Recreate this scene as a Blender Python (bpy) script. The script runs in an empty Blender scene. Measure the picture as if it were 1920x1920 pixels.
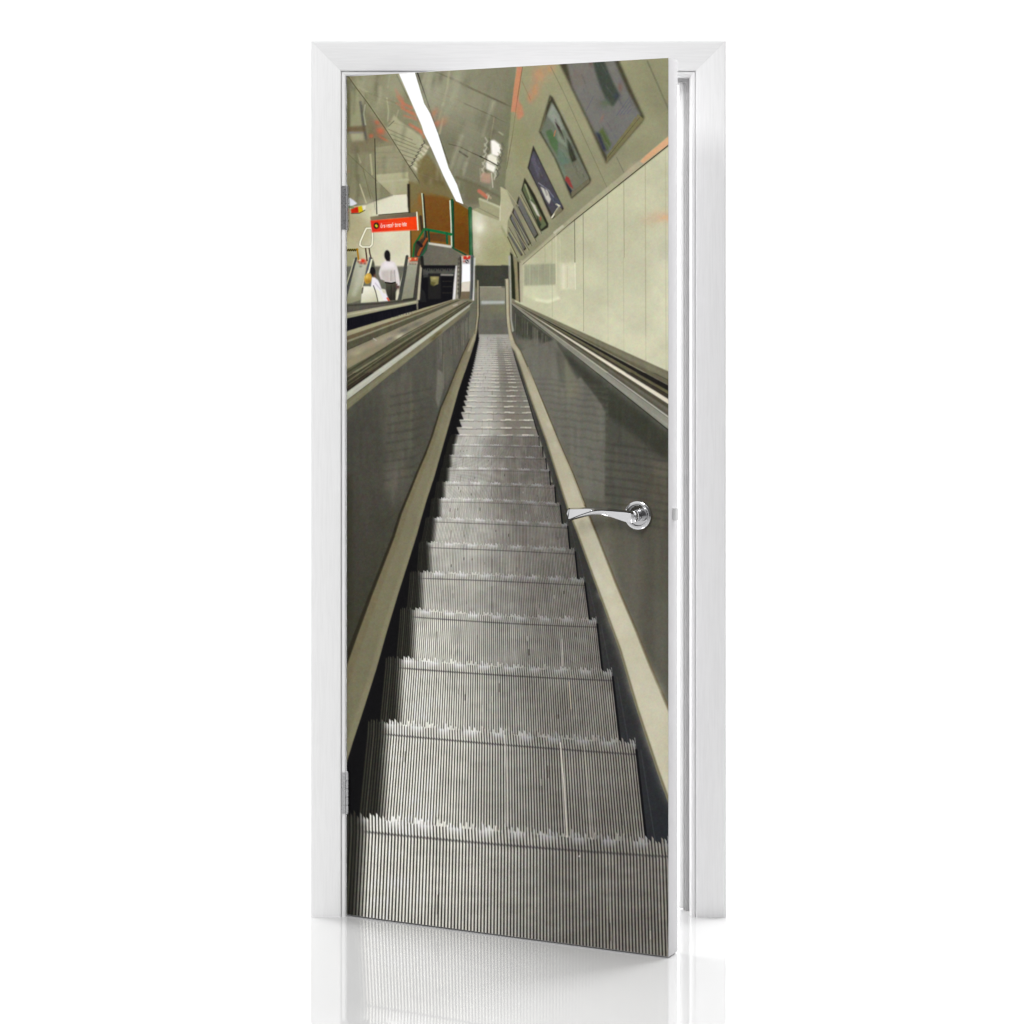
import bpy, bmesh, math
import numpy as np
from mathutils import Vector, Matrix

scene = bpy.context.scene
# ---------------------------------------------------------------------------
# CAMERA
# ---------------------------------------------------------------------------
CAM_D, CAM_H, FPX = 5.3, 1.40, 4140.0
cam_data = bpy.data.cameras.new("camera")
cam_data.sensor_width = 36.0
cam_data.lens = FPX * 36.0 / 1920.0
cam_data.shift_y = -336.0 / 1920.0
cam_data.clip_end = 200.0
cam = bpy.data.objects.new("camera", cam_data)
scene.collection.objects.link(cam)
cam.location = (0.0, -CAM_D, CAM_H)
cam.rotation_euler = (math.radians(90), 0, 0)
scene.camera = cam

# ---------------------------------------------------------------------------
# LIGHT: white studio surroundings, a large key lamp and two backdrop lamps
# ---------------------------------------------------------------------------
scene.view_settings.view_transform = 'Standard'
scene.view_settings.look = 'None'
scene.view_settings.exposure = 0.0
scene.view_settings.gamma = 1.0
scene.view_settings.use_curve_mapping = False
scene.cycles.max_bounces = 8
scene.cycles.diffuse_bounces = 4
scene.cycles.use_denoising = True
scene.cycles.use_adaptive_sampling = False

world = bpy.data.worlds.new("World")
scene.world = world
world.use_nodes = True
wn = world.node_tree
wn.nodes.clear()
w_out = wn.nodes.new('ShaderNodeOutputWorld')
w_bg = wn.nodes.new('ShaderNodeBackground')
w_tc = wn.nodes.new('ShaderNodeTexCoord')
w_sep = wn.nodes.new('ShaderNodeSeparateXYZ')
wn.links.new(w_tc.outputs['Generated'], w_sep.inputs[0])


def w_math(op, a, b_=None, clamp=False):
    n = wn.nodes.new('ShaderNodeMath')
    n.operation = op
    n.use_clamp = clamp
    for i, v in enumerate((a, b_)):
        if v is None:
            continue
        if isinstance(v, (int, float)):
            n.inputs[i].default_value = v
        else:
            wn.links.new(v, n.inputs[i])
    return n.outputs[0]


def w_step(v, lo, hi):
    n = wn.nodes.new('ShaderNodeMapRange')
    n.interpolation_type = 'SMOOTHSTEP'
    n.inputs['From Min'].default_value = lo
    n.inputs['From Max'].default_value = hi
    wn.links.new(v, n.inputs['Value'])
    return n.outputs[0]


# a white studio: bright ceiling, paler walls, dark zones added on the camera side for the chrome to mirror
w_sky = w_math('ADD', w_math('MULTIPLY', w_step(w_sep.outputs['Z'], -0.15, 0.45), 0.38), 0.72)
w_low = w_step(w_sep.outputs['Z'], 0.52, 0.40)
w_dark = w_math('MULTIPLY', w_math('MULTIPLY', w_step(w_sep.outputs['X'], -0.62, -0.52), w_step(w_sep.outputs['X'], 0.80, 0.70)), w_math('MULTIPLY', w_step(w_sep.outputs['Y'], -0.20, -0.32), w_low))
w_dark2 = w_math('MULTIPLY', w_math('MULTIPLY', w_step(w_sep.outputs['X'], -0.88, -0.91), w_step(w_sep.outputs['Y'], 0.1, -0.05)), w_low)
w_val = w_math('MULTIPLY', w_sky, w_math('SUBTRACT', 1.0, w_math('MULTIPLY', w_math('MAXIMUM', w_dark, w_dark2), 0.86)))
w_top = w_math('MULTIPLY', w_step(w_sep.outputs['Y'], 0.05, 0.20), w_step(w_sep.outputs['Z'], 0.45, 0.60))  # dark zone added overhead behind the door, mirrored in the lever's bevel
w_val = w_math('MULTIPLY', w_val, w_math('SUBTRACT', 1.0, w_math('MULTIPLY', w_top, 0.75)))
w_val = w_math('MAXIMUM', w_val, 0.05)
wn.links.new(w_val, w_bg.inputs['Color'])
wn.links.new(w_bg.outputs[0], w_out.inputs['Surface'])
w_bg.inputs['Strength'].default_value = 0.94


def area(name, loc, target, size, power, size_y=None):
    d = bpy.data.lights.new(name, 'AREA')
    d.energy = power
    d.size = size
    if size_y:
        d.shape = 'RECTANGLE'
        d.size_y = size_y
    o = bpy.data.objects.new(name, d)
    scene.collection.objects.link(o)
    o.location = loc
    o.rotation_euler = (Vector(target) - Vector(loc)).to_track_quat('-Z', 'Y').to_euler()
    return o


area("key_lamp", (-3.0, -5.6, 5.2), (0.0, 0.0, 1.0), 1.5, 150)
area("overhead_fill", (0.0, -2.6, 4.8), (0.0, -1.6, 0.0), 2.6, 34)  # added fill light, brightens the floor in front of the door
area("backdrop_lamp", (-2.6, 1.6, 4.6), (-0.6, 4.2, 1.0), 2.0, 260)
area("backdrop_lamp", (2.6, 1.6, 4.6), (0.6, 4.2, 1.0), 2.0, 260)

# ---------------------------------------------------------------------------
# HELPERS
# ---------------------------------------------------------------------------


def tag(o, label=None, cat=None, group=None, kind=None):
    for k, v in (("label", label), ("category", cat), ("group", group), ("kind", kind)):
        if v:
            o[k] = v
    return o


def obj_from(name, verts, faces, mat, parent=None, smooth=False, bevel=0.0, seg=2):
    me = bpy.data.meshes.new(name)
    me.from_pydata([tuple(v) for v in verts], [], faces)
    bm = bmesh.new()
    bm.from_mesh(me)
    bmesh.ops.recalc_face_normals(bm, faces=bm.faces)
    if bevel:
        bmesh.ops.bevel(bm, geom=list(bm.edges), offset=bevel, segments=seg, profile=0.5, affect='EDGES')
    bm.to_mesh(me)
    bm.free()
    if smooth:
        me.polygons.foreach_set("use_smooth", [True] * len(me.polygons))
        me.set_sharp_from_angle(angle=math.radians(32))
    me.materials.append(mat)
    o = bpy.data.objects.new(name, me)
    scene.collection.objects.link(o)
    if parent:
        o.parent = parent
    return o


def empty(name, loc, rotz=0.0):
    o = bpy.data.objects.new(name, None)
    o.empty_display_size = 0.1
    scene.collection.objects.link(o)
    o.location = loc
    o.rotation_euler = (0, 0, rotz)
    return o


def new_mat(name):
    m = bpy.data.materials.new(name)
    m.use_nodes = True
    return m, m.node_tree, m.node_tree.nodes['Principled BSDF']


def painted_wood(name, axis, base):
    """white lacquer over a faint wood grain running along one axis"""
    m, nt, b = new_mat(name)
    tc = nt.nodes.new('ShaderNodeTexCoord')
    mp = nt.nodes.new('ShaderNodeMapping')
    sc = [150.0, 150.0, 150.0]
    sc[axis] = 7.0
    mp.inputs['Scale'].default_value = sc
    n1 = nt.nodes.new('ShaderNodeTexNoise')
    n1.inputs['Scale'].default_value = 1.6
    n1.inputs['Detail'].default_value = 5.0
    n1.inputs['Distortion'].default_value = 0.6
    nt.links.new(tc.outputs['Object'], mp.inputs[0])
    nt.links.new(mp.outputs[0], n1.inputs['Vector'])
    r = nt.nodes.new('ShaderNodeValToRGB')
    r.color_ramp.elements[0].position = 0.38
    r.color_ramp.elements[0].color = (base * .962, base * .962, base * .964, 1)
    r.color_ramp.elements[1].position = 0.58
    r.color_ramp.elements[1].color = (base, base, base * 1.002, 1)
    nt.links.new(n1.outputs['Fac'], r.inputs[0])
    nt.links.new(r.outputs[0], b.inputs['Base Color'])
    bp = nt.nodes.new('ShaderNodeBump')
    bp.inputs['Strength'].default_value = 0.04
    bp.inputs['Distance'].default_value = 0.0006
    nt.links.new(n1.outputs['Fac'], bp.inputs['Height'])
    nt.links.new(bp.outputs[0], b.inputs['Normal'])
    b.inputs['Roughness'].default_value = 0.42
    b.inputs['Specular IOR Level'].default_value = 0.3
    return m


def flat_paint(name, col, rough, spec=0.4):
    m, nt, b = new_mat(name)
    tc = nt.nodes.new('ShaderNodeTexCoord')
    n = nt.nodes.new('ShaderNodeTexNoise')
    n.inputs['Scale'].default_value = 60.0
    n.inputs['Detail'].default_value = 3.0
    nt.links.new(tc.outputs['Object'], n.inputs['Vector'])
    mx = nt.nodes.new('ShaderNodeMix')
    mx.data_type = 'RGBA'
    mx.inputs['A'].default_value = (col[0] * .985, col[1] * .985, col[2] * .985, 1)
    mx.inputs['B'].default_value = (col[0], col[1], col[2], 1)
    nt.links.new(n.outputs['Fac'], mx.inputs['Factor'])
    nt.links.new(mx.outputs['Result'], b.inputs['Base Color'])
    b.inputs['Roughness'].default_value = rough
    b.inputs['Specular IOR Level'].default_value = spec
    return m


def metal(name, col, rough):
    m, nt, b = new_mat(name)
    tc = nt.nodes.new('ShaderNodeTexCoord')
    n = nt.nodes.new('ShaderNodeTexNoise')
    n.inputs['Scale'].default_value = 220.0
    nt.links.new(tc.outputs['Object'], n.inputs['Vector'])
    mr = nt.nodes.new('ShaderNodeMapRange')
    mr.inputs['To Min'].default_value = rough * .8
    mr.inputs['To Max'].default_value = rough * 1.25
    nt.links.new(n.outputs['Fac'], mr.inputs['Value'])
    nt.links.new(mr.outputs[0], b.inputs['Roughness'])
    b.inputs['Metallic'].default_value = 1.0
    b.inputs['Base Color'].default_value = (*col, 1)
    return m


WOOD_V = painted_wood("white_lacquer_upright_grain", 2, 0.84)
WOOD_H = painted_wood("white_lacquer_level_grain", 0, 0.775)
STOP_SHADE = flat_paint("stop_recess_shade", (0.42, 0.42, 0.42), 0.6, 0.3)  # shade of the recess put into the stop's base colour
EDGE_WHITE = flat_paint("door_edge_white", (0.63, 0.622, 0.635), 0.45, 0.3)
SEAL_WHITE = flat_paint("rubber_seal_white", (0.88, 0.88, 0.88), 0.6, 0.3)
CHROME = metal("polished_chrome", (0.64, 0.64, 0.65), 0.08)
NICKEL = metal("brushed_nickel", (0.88, 0.88, 0.88), 0.42)
SATIN = metal("satin_steel", (0.62, 0.62, 0.63), 0.28)

# floor: glossy white
FLOOR, nt, b = new_mat("glossy_white_floor")
b.inputs['Base Color'].default_value = (0.63, 0.63, 0.63, 1)
b.inputs['Roughness'].default_value = 0.035
b.inputs['IOR'].default_value = 2.75
fn = nt.nodes.new('ShaderNodeTexNoise')
fn.inputs['Scale'].default_value = 3.0
ftc = nt.nodes.new('ShaderNodeTexCoord')
nt.links.new(ftc.outputs['Object'], fn.inputs['Vector'])
fm = nt.nodes.new('ShaderNodeMapRange')
fm.inputs['To Min'].default_value = 0.006
fm.inputs['To Max'].default_value = 0.012
nt.links.new(fn.outputs['Fac'], fm.inputs['Value'])
nt.links.new(fm.outputs[0], b.inputs['Roughness'])
BACKDROP = flat_paint("white_backdrop_paper", (0.9, 0.9, 0.9), 0.9, 0.1)

# ---------------------------------------------------------------------------
# SETTING
# ---------------------------------------------------------------------------
tag(obj_from("floor", [(-9, -9, 0), (9, -9, 0), (9, 2.6, 0), (-9, 2.6, 0)], [(0, 1, 2, 3)], FLOOR), kind="structure")
bv, bf = [], []
prof = [(2.6, 0.0)] + [(2.6 + 2.0 * math.sin(a), 2.0 - 2.0 * math.cos(a)) for a in [k * math.pi / 24 for k in range(1, 13)]] + [(4.6, 8.0)]
for y, z in prof:
    bv += [(-9, y, z), (9, y, z)]
for i in range(len(prof) - 1):
    bf.append((2 * i, 2 * i + 1, 2 * i + 3, 2 * i + 2))
tag(obj_from("backdrop", bv, bf, BACKDROP, smooth=True), kind="structure")

# ---------------------------------------------------------------------------
# DOOR FRAME
# ---------------------------------------------------------------------------
XL, XR, ZT = -0.4827, 0.5134, 2.1004
frame = tag(empty("door_surround", ((XL + XR) / 2, 0, 0)), "white wood grain door frame with mitred casing standing around the half open printed door", "door frame", kind="thing")
FX = (XL + XR) / 2


def frame_side(name, prof, side, mat, z0=0.0, smooth=True):
    """closed profile [(w, y)] (w runs inward from the outer edge) swept along one side, mitred at the corners"""
    g = 0.0001
    n = len(prof)
    if side == 'L':
        a = [(XL + w - FX, y, z0) for w, y in prof]; b_ = [(XL + w - FX, y, ZT - w - g) for w, y in prof]
    elif side == 'R':
        a = [(XR - w - FX, y, z0) for w, y in prof]; b_ = [(XR - w - FX, y, ZT - w - g) for w, y in prof]
    else:
        a = [(XL + w + g - FX, y, ZT - w) for w, y in prof]; b_ = [(XR - w - g - FX, y, ZT - w) for w, y in prof]
    faces = [(i, (i + 1) % n, n + (i + 1) % n, n + i) for i in range(n)]
    faces += [tuple(range(n)), tuple(range(2 * n - 1, n - 1, -1))]
    return obj_from(name, a + b_, faces, mat, frame, smooth)


# casing: gently bowed face, rounded outer and inner arris
CW_ = 0.0735
cas = [(0.0, 0.012), (0.0, -0.009), (0.0006, -0.0112), (0.0024, -0.0125)]
for k in range(1, 12):
    t = k / 12
    cas.append((0.0024 + t * (CW_ - 0.0052), -0.0125 - 0.0013 * math.sin(math.pi * t) ** 0.9))
cas += [(CW_ - 0.0028, -0.0125), (CW_ - 0.0008, -0.0110), (CW_, -0.0085), (CW_, 0.012)]
# lining: narrow lip, then a rebate and the stop
lin = [(CW_ + 0.0008, 0.10), (CW_ + 0.0008, -0.0060), (CW_ + 0.0020, -0.0078), (CW_ + 0.0075, -0.0078), (CW_ + 0.0100, -0.0062), (CW_ + 0.0108, -0.003),
       (CW_ + 0.0108, 0.042), (CW_ + 0.0112, 0.10)]
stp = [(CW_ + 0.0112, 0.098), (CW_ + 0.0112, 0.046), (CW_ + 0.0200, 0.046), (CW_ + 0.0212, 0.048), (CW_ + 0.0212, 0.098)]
for side, m in (('L', WOOD_V), ('R', WOOD_V), ('T', WOOD_H)):
    frame_side("casing", cas, side, m)
    frame_side("lining", lin, side, m, 0.0)
    frame_side("stop", stp, side, STOP_SHADE, 0.0)

# rubber seal: half-round bead with a domed top, on the latch side
sv, sf = [], []
SR, SX, SY = 0.0078, 0.4132 - FX, 0.064
rings = [(0.004, 1.0)] + [(2.003 + SR * math.sin(a), math.cos(a)) for a in [k * math.pi / 14 for k in range(8)]]
NS = 20
for z, k in rings:
    for j in range(NS):
        a = 2 * math.pi * j / NS
        sv.append((SX + SR * max(k, .02) * math.cos(a), SY + SR * max(k, .02) * math.sin(a), z))
for i in range(len(rings) - 1):
    for j in range(NS):
        sf.append((i * NS + j, i * NS + (j + 1) % NS, (i + 1) * NS + (j + 1) % NS, (i + 1) * NS + j))
sf += [tuple(range(NS)), tuple(range((len(rings) - 1) * NS, len(rings) * NS))]
obj_from("seal", sv, sf, SEAL_WHITE, frame, True)

# ---------------------------------------------------------------------------
# DOOR
# ---------------------------------------------------------------------------
DW, DT, DH, DB = 0.830, 0.055, 2.013, 0.003
HX = -0.397
ANG = math.asin(0.36 / 0.83)
door = tag(empty("door", (HX, 0, DB), -ANG), "half open door faced with a photo print of an empty escalator, chrome lever handle", "door", kind="thing")
# local axes of the door: x along its width from the hinge, -y out of its face, z up


def dbox(name, x0, x1, y0, y1, z0, z1, mat, parent, bevel=0.0):
    v = [(x0, y0, z0), (x1, y0, z0), (x1, y1, z0), (x0, y1, z0), (x0, y0, z1), (x1, y0, z1), (x1, y1, z1), (x0, y1, z1)]
    f = [(0, 3, 2, 1), (4, 5, 6, 7), (0, 1, 5, 4), (1, 2, 6, 5), (2, 3, 7, 6), (3, 0, 4, 7)]
    return obj_from(name, v, f, mat, parent, bool(bevel), bevel)


slab = dbox("door_leaf", 0, DW, 0, DT, 0, DH, EDGE_WHITE, door, 0.0012)


def lathe(name, prof, mat, parent, n=48, axis='y'):
    """profile [(r, h)] turned about the local -y axis"""
    v, f = [], []
    for r, h in prof:
        for j in range(n):
            a = 2 * math.pi * j / n
            v.append((r * math.cos(a), -h, r * math.sin(a)) if axis == 'y' else (r * math.cos(a), r * math.sin(a), h))
    for i in range(len(prof) - 1):
        for j in range(n):
            f.append((i * n + j, i * n + (j + 1) % n, (i + 1) * n + (j + 1) % n, (i + 1) * n + j))
    f.append(tuple(range(n)))
    f.append(tuple(range((len(prof) - 1) * n, len(prof) * n)))
    return obj_from(name, v, f, mat, parent, True)


# --- handle
HU, HZ = 0.7577, 0.9893 - DB
handle = empty("handle", (HU, 0, HZ))
handle.parent = door
lathe("rose", [(0.0327, 0.0006), (0.0327, 0.0060), (0.0318, 0.0078), (0.0300, 0.0088), (0.0250, 0.0092), (0.0238, 0.0088), (0.0230, 0.0074), (0.0222, 0.0035), (0.0130, 0.0030)], CHROME, handle, 64)
lathe("neck", [(0.0128, 0.0025), (0.0128, 0.018), (0.0122, 0.019), (0.0122, 0.021), (0.0132, 0.022), (0.0132, 0.031), (0.0124, 0.032), (0.0116, 0.038), (0.0112, 0.046)], CHROME, handle, 48)
# lever: a twisted blade; its front crease climbs from the lower corner of the tip to the top at the neck
ST = [(-.1560, .0085, -.0010, .50), (-.1553, .0108, -.0036, .42), (-.1535, .0128, -.0075, .30), (-.1513, .0140, -.0108, .20), (-.1473, .0148, -.0146, .14), (-.1370, .0153, -.0116, .17),
      (-.1261, .0159, -.0084, .24), (-.1062, .0174, -.0032, .38), (-.0863, .0187, .0006, .54), (-.0664, .0183, .0012, .66), (-.0465, .0168, -.0026, .76), (-.0265, .0150, -.0080, .84), (-.0106, .0139, -.0122, .88), (.0040, .0118, -.0142, .86), (.0120, .0070, -.0110, .7)]
NSUB = 4
sec = []
for i in range(len(ST) - 1):
    for k in range(NSUB):
        t = k / NSUB
        p0 = ST[max(i - 1, 0)]; p1 = ST[i]; p2 = ST[i + 1]; p3 = ST[min(i + 2, len(ST) - 1)]
        sec.append([0.5 * (2 * p1[c] + (p2[c] - p0[c]) * t + (2 * p0[c] - 5 * p1[c] + 4 * p2[c] - p3[c]) * t * t + (3 * p1[c] - p0[c] - 3 * p2[c] + p3[c]) * t ** 3) for c in range(4)])
sec.append(list(ST[-1]))
lv, lf = [], []
VO = 0.046
M = 16
for i, (x, zt, zb, k) in enumerate(sec):
    hh = zt - zb
    zr = zb + hh * k
    end = min(1.0, math.sqrt(max(0.0, (x + .1562) / .010)) + .12) * min(1.0, max(.35, (0.012 - x) / .008))
    dp = 0.0085 * end            # crease stands proud by this much
    th = 0.0055 * end
    pts = []
    zs = zt - min(.0030, (zt - zr) * .45)          # narrow bevel along the top
    vf = th * .4
    pts.append((zt, vf * .2))
    pts.append((zt - .0008, vf + dp * .02))
    # front upper facet (bevel -> crease)
    for q in range(5):
        t = q / 4
        pts.append((zs + (zr + .0011 - zs) * t if zs > zr else zr + .0011 + .0001 * (4 - q), vf + dp * (.42 + .58 * t)))
    # groove along the crease
    pts.append((zr, vf + dp - .0034 * end))
    # front lower facet (crease -> bottom), slightly full
    for q in range(5):
        t = q / 4
        pts.append((zr - .0007 + (zb - zr + .0011) * t, vf + dp * (1 - t * .8) + .0010 * math.sin(math.pi * t)))
    # back
    for q in range(1, 7):
        t = q / 7
        pts.append((zb + hh * t, vf * .3 - th * math.sin(math.pi * t) * 1.3))
    for z, v in pts:
        lv.append((x, -(VO + v), z))
n = len(pts)
for i in range(len(sec) - 1):
    for j in range(n):
        lf.append((i * n + j, i * n + (j + 1) % n, (i + 1) * n + (j + 1) % n, (i + 1) * n + j))
lf += [tuple(range(n)), tuple(range((len(sec) - 1) * n, len(sec) * n))]
lever = obj_from("lever", lv, lf, CHROME, handle, True)

# --- latch bolt in the door edge: rounded ramp
lt = []
LZ = 0.992 - DB
for s in (LZ - 0.0135, LZ + 0.0135):
    for k in range(7):
        a = k / 6 * math.pi / 2
        lt.append((DW + 0.0004 + 0.009 * math.sin(a), 0.036 - 0.013 * math.cos(a) * 1.0, s))
    lt.append((DW + 0.0004, 0.036, s))
m_ = 8
lfc = [tuple(range(m_)), tuple(range(2 * m_ - 1, m_ - 1, -1))] + [(i, (i + 1) % m_, m_ + (i + 1) % m_, m_ + i) for i in range(m_)]
obj_from("latch_bolt", lt, lfc, NICKEL, door, True)

# --- two butt hinges
for z0, z1 in ((1.648, 1.752), (0.248, 0.346)):
    h = empty("hinge", (0.0035, -0.004, z0 - DB))
    h.parent = door
    L = z1 - z0
    nk = 5
    for k in range(nk):
        za = L * k / nk + 0.0007; zb = L * (k + 1) / nk - 0.0007
        r = 0.0046 if k % 2 == 0 else 0.0044
        kn = lathe("knuckle", [(r * .8, za), (r, za + .0008), (r, zb - .0008), (r * .8, zb)], SATIN, h, 20, 'z')
    lathe("pin", [(0.0026, -0.0022), (0.0034, -0.0012), (0.0034, L + 0.0012), (0.0024, L + 0.0026)], SATIN, h, 16, 'z')
    # leaf let into the frame side, a thin plate running back from the knuckles
    ca, sa = math.cos(ANG), math.sin(ANG)

    def loc(X, Y, z):
        return (X * ca - Y * sa, X * sa + Y * ca, z)
    v = [loc(-0.0128, -0.0052, 0), loc(-0.0035, -0.0052, 0), loc(-0.0035, -0.0030, 0), loc(-0.0128, -0.0030, 0)]
    v += [(x, y, L) for x, y, z in v]
    obj_from("leaf", v, [(0, 1, 2, 3), (7, 6, 5, 4), (0, 4, 5, 1), (1, 5, 6, 2), (2, 6, 7, 3), (3, 7, 4, 0)], SATIN, h)

# ---------------------------------------------------------------------------
# THE PRINT ON THE DOOR: a flat printed picture, drawn here as vector shapes
# (units: one unit = about 1.2 mm of the print)
# ---------------------------------------------------------------------------
S = 1.5
OX, OY = 640.0, 96.0
CW, CH = int(624 * S), int(1712 * S)
img = np.zeros((CH, CW, 3), np.float32)
rng = np.random.RandomState(7)
PX = (np.arange(CW, dtype=np.float32) + 0.5) / S + OX
PY = (np.arange(CH, dtype=np.float32) + 0.5) / S + OY


def Z(ox, oy, k):
    def f(*c):
        return [(ox + c[i] / k, oy + c[i + 1] / k) for i in range(0, len(c), 2)]
    return f


P = Z(0, 0, 1)
A = Z(640, 100, 6)
B = Z(940, 100, 6)
Cc = Z(640, 340, 6)
D = Z(940, 400, 6)
E = Z(640, 600, 6)
F = Z(940, 660, 6)
G = Z(640, 880, 6)
H = Z(940, 900, 5.647)
I = Z(640, 1180, 6)
J = Z(940, 1180, 5.647)


def blur1(m, r, axis):
    if r < 1:
        return m
    pad = [(0, 0)] * m.ndim
    pad[axis] = (r + 1, r)
    c = np.cumsum(np.pad(m, pad, mode='edge'), axis=axis, dtype=np.float64)
    n = m.shape[axis]
    w = 2 * r + 1
    hi = np.take(c, np.arange(w, w + n), axis=axis)
    lo = np.take(c, np.arange(0, n), axis=axis)
    return ((hi - lo) / w).astype(np.float32)


def blur(m, sig):
    r = int(round(sig * S * 0.9))
    if r < 1:
        return m
    for _ in range(2):
        m = blur1(m, r, 0)
        m = blur1(m, r, 1)
    return m


def comp(x0, y0, m, col, a):
    h, w = m.shape
    sub = img[y0:y0 + h, x0:x0 + w]
    if callable(col):
        X, Y = np.meshgrid(PX[x0:x0 + w], PY[y0:y0 + h])
        c = col(X, Y)
    else:
        c = np.array(col, np.float32)
    k = (m * a)[..., None]
    sub += (c - sub) * k


def mask(pts, f):
    pad = int(3 * f * S) + 2
    q = [((x - OX) * S, (y - OY) * S) for x, y in pts]
    x0 = max(0, int(min(p[0] for p in q)) - pad); x1 = min(CW, int(max(p[0] for p in q)) + pad + 1)
    y0 = max(0, int(min(p[1] for p in q)) - pad); y1 = min(CH, int(max(p[1] for p in q)) + pad + 1)
    if x1 <= x0 or y1 <= y0:
        return None
    m = np.zeros((y1 - y0, x1 - x0), np.float32)
    xs = np.arange(x0, x1, dtype=np.float32)
    n = len(q)
    for r in range(y0, y1):
        for sy in (0.17, 0.5, 0.83):
            y = r + sy
            cr = []
            for i in range(n):
                ax, ay = q[i]; bx, by = q[(i + 1) % n]
                if (ay <= y) != (by <= y):
                    cr.append(ax + (y - ay) * (bx - ax) / (by - ay))
            cr.sort()
            for i in range(0, len(cr) - 1, 2):
                m[r - y0] += (np.clip(xs + 1 - cr[i], 0, 1) - np.clip(xs + 1 - cr[i + 1], 0, 1)) / 3
    return x0, y0, blur(m, f)


def poly(pts, col, a=1.0, f=0.35):
    r = mask(pts, f)
    if r:
        comp(r[0], r[1], r[2], col, a)


def line(pts, w, col, a=1.0, f=0.5):
    ww = w if isinstance(w, tuple) else (w, w)
    wm = max(ww)
    pad = wm / 2 + f + 2
    x0 = max(0, int((min(p[0] for p in pts) - pad - OX) * S)); x1 = min(CW, int((max(p[0] for p in pts) + pad - OX) * S) + 1)
    y0 = max(0, int((min(p[1] for p in pts) - pad - OY) * S)); y1 = min(CH, int((max(p[1] for p in pts) + pad - OY) * S) + 1)
    if x1 <= x0 or y1 <= y0:
        return
    X, Y = np.meshgrid(PX[x0:x1], PY[y0:y1])
    best = np.zeros_like(X)
    L = sum(math.dist(pts[i], pts[i + 1]) for i in range(len(pts) - 1)) or 1
    acc = 0
    for i in range(len(pts) - 1):
        (ax, ay), (bx, by) = pts[i], pts[i + 1]
        d2 = (bx - ax) ** 2 + (by - ay) ** 2 or 1e-6
        t = np.clip(((X - ax) * (bx - ax) + (Y - ay) * (by - ay)) / d2, 0, 1)
        d = np.hypot(X - ax - t * (bx - ax), Y - ay - t * (by - ay))
        s = (acc + t * math.sqrt(d2)) / L
        wid = ww[0] + (ww[1] - ww[0]) * s
        best = np.maximum(best, np.clip((wid / 2 - d) / (2 * f) + 0.5, 0, 1) * np.clip(wid / 0.7, 0, 1))
        acc += math.sqrt(d2)
    comp(x0, y0, best, col, a)


def blob(x, y, rx, ry, col, a=1.0, rot=0.0, hard=1.0):
    R = max(rx, ry) * 2.6
    x0 = max(0, int((x - R - OX) * S)); x1 = min(CW, int((x + R - OX) * S) + 1)
    y0 = max(0, int((y - R - OY) * S)); y1 = min(CH, int((y + R - OY) * S) + 1)
    if x1 <= x0 or y1 <= y0:
        return
    X, Y = np.meshgrid(PX[x0:x1] - x, PY[y0:y1] - y)
    c, s = math.cos(rot), math.sin(rot)
    u = (X * c + Y * s) / rx; v = (-X * s + Y * c) / ry
    r2 = u * u + v * v
    m = np.exp(-r2 ** hard) if hard != 1 else np.exp(-r2)
    comp(x0, y0, m.astype(np.float32), col, a)


def ell(x, y, rx, ry, col, a=1.0, rot=0.0, f=0.4):
    c, s = math.cos(rot), math.sin(rot)
    poly([(x + rx * math.cos(t) * c - ry * math.sin(t) * s, y + rx * math.cos(t) * s + ry * math.sin(t) * c)
          for t in [k * math.pi / 14 for k in range(28)]], col, a, f)


def ramp(p0, c0, p1, c1):
    c0 = np.array(c0, np.float32); c1 = np.array(c1, np.float32)
    dx, dy = p1[0] - p0[0], p1[1] - p0[1]
    d2 = dx * dx + dy * dy

    def g(X, Y):
        t = np.clip(((X - p0[0]) * dx + (Y - p0[1]) * dy) / d2, 0, 1)[..., None]
        return c0 + (c1 - c0) * t
    return g


def smooth_noise(w, h, cell, seed):
    r = np.random.RandomState(seed)
    gw, gh = int(w / cell) + 3, int(h / cell) + 3
    g = r.rand(gh, gw).astype(np.float32)
    xs = np.arange(w) / cell; ys = np.arange(h) / cell
    xi = xs.astype(int); yi = ys.astype(int)
    fx = xs - xi; fy = ys - yi
    fx = fx * fx * (3 - 2 * fx); fy = fy * fy * (3 - 2 * fy)
    a = g[yi][:, xi] * (1 - fx) + g[yi][:, xi + 1] * fx
    b = g[yi + 1][:, xi] * (1 - fx) + g[yi + 1][:, xi + 1] * fx
    return a * (1 - fy)[:, None] + b * fy[:, None]


# ---- 1. ceiling ------------------------------------------------------------
poly(P(640, 96, 1262, 96, 1262, 700, 640, 700), ramp((700, 120), (137, 133, 98), (920, 420), (128, 124, 94)))
poly(A(820, 180, 2000, 100, 1900, 1500, 1500, 1700, 1380, 1700), ramp((800, 140), (134, 131, 102), (930, 360), (122, 118, 92)), 1, 1)
# left triangle of ceiling, mirror-like panels
poly(A(40, 230, 80, 262, 300, 560, 510, 870, 760, 1270, 880, 1480, 880, 1700, 40, 1700), (138, 133, 98))
poly(A(50, 300, 100, 330, 100, 900, 50, 900), (98, 95, 62), 0.8, 2)
poly(A(95, 330, 190, 400, 215, 640, 230, 820, 100, 830), (152, 150, 112), 1, 2)
poly(A(60, 330, 130, 330, 150, 420, 60, 420), (110, 106, 88), 0.7, 3)
line(A(215, 550, 235, 700, 255, 850, 290, 1000), 5, (92, 92, 82), 0.9, 1.5)
line(A(265, 580, 250, 680, 270, 800), 2.6, (190, 190, 160), 0.9, 1)
poly(A(60, 825, 270, 815, 275, 880, 60, 880), (112, 92, 60), 0.85, 2)
poly(A(80, 880, 240, 880, 245, 905, 80, 905), (135, 130, 128), 0.7, 1)
poly(A(100, 905, 240, 900, 250, 990, 120, 1000), (172, 168, 130), 0.95, 1.5)
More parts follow.
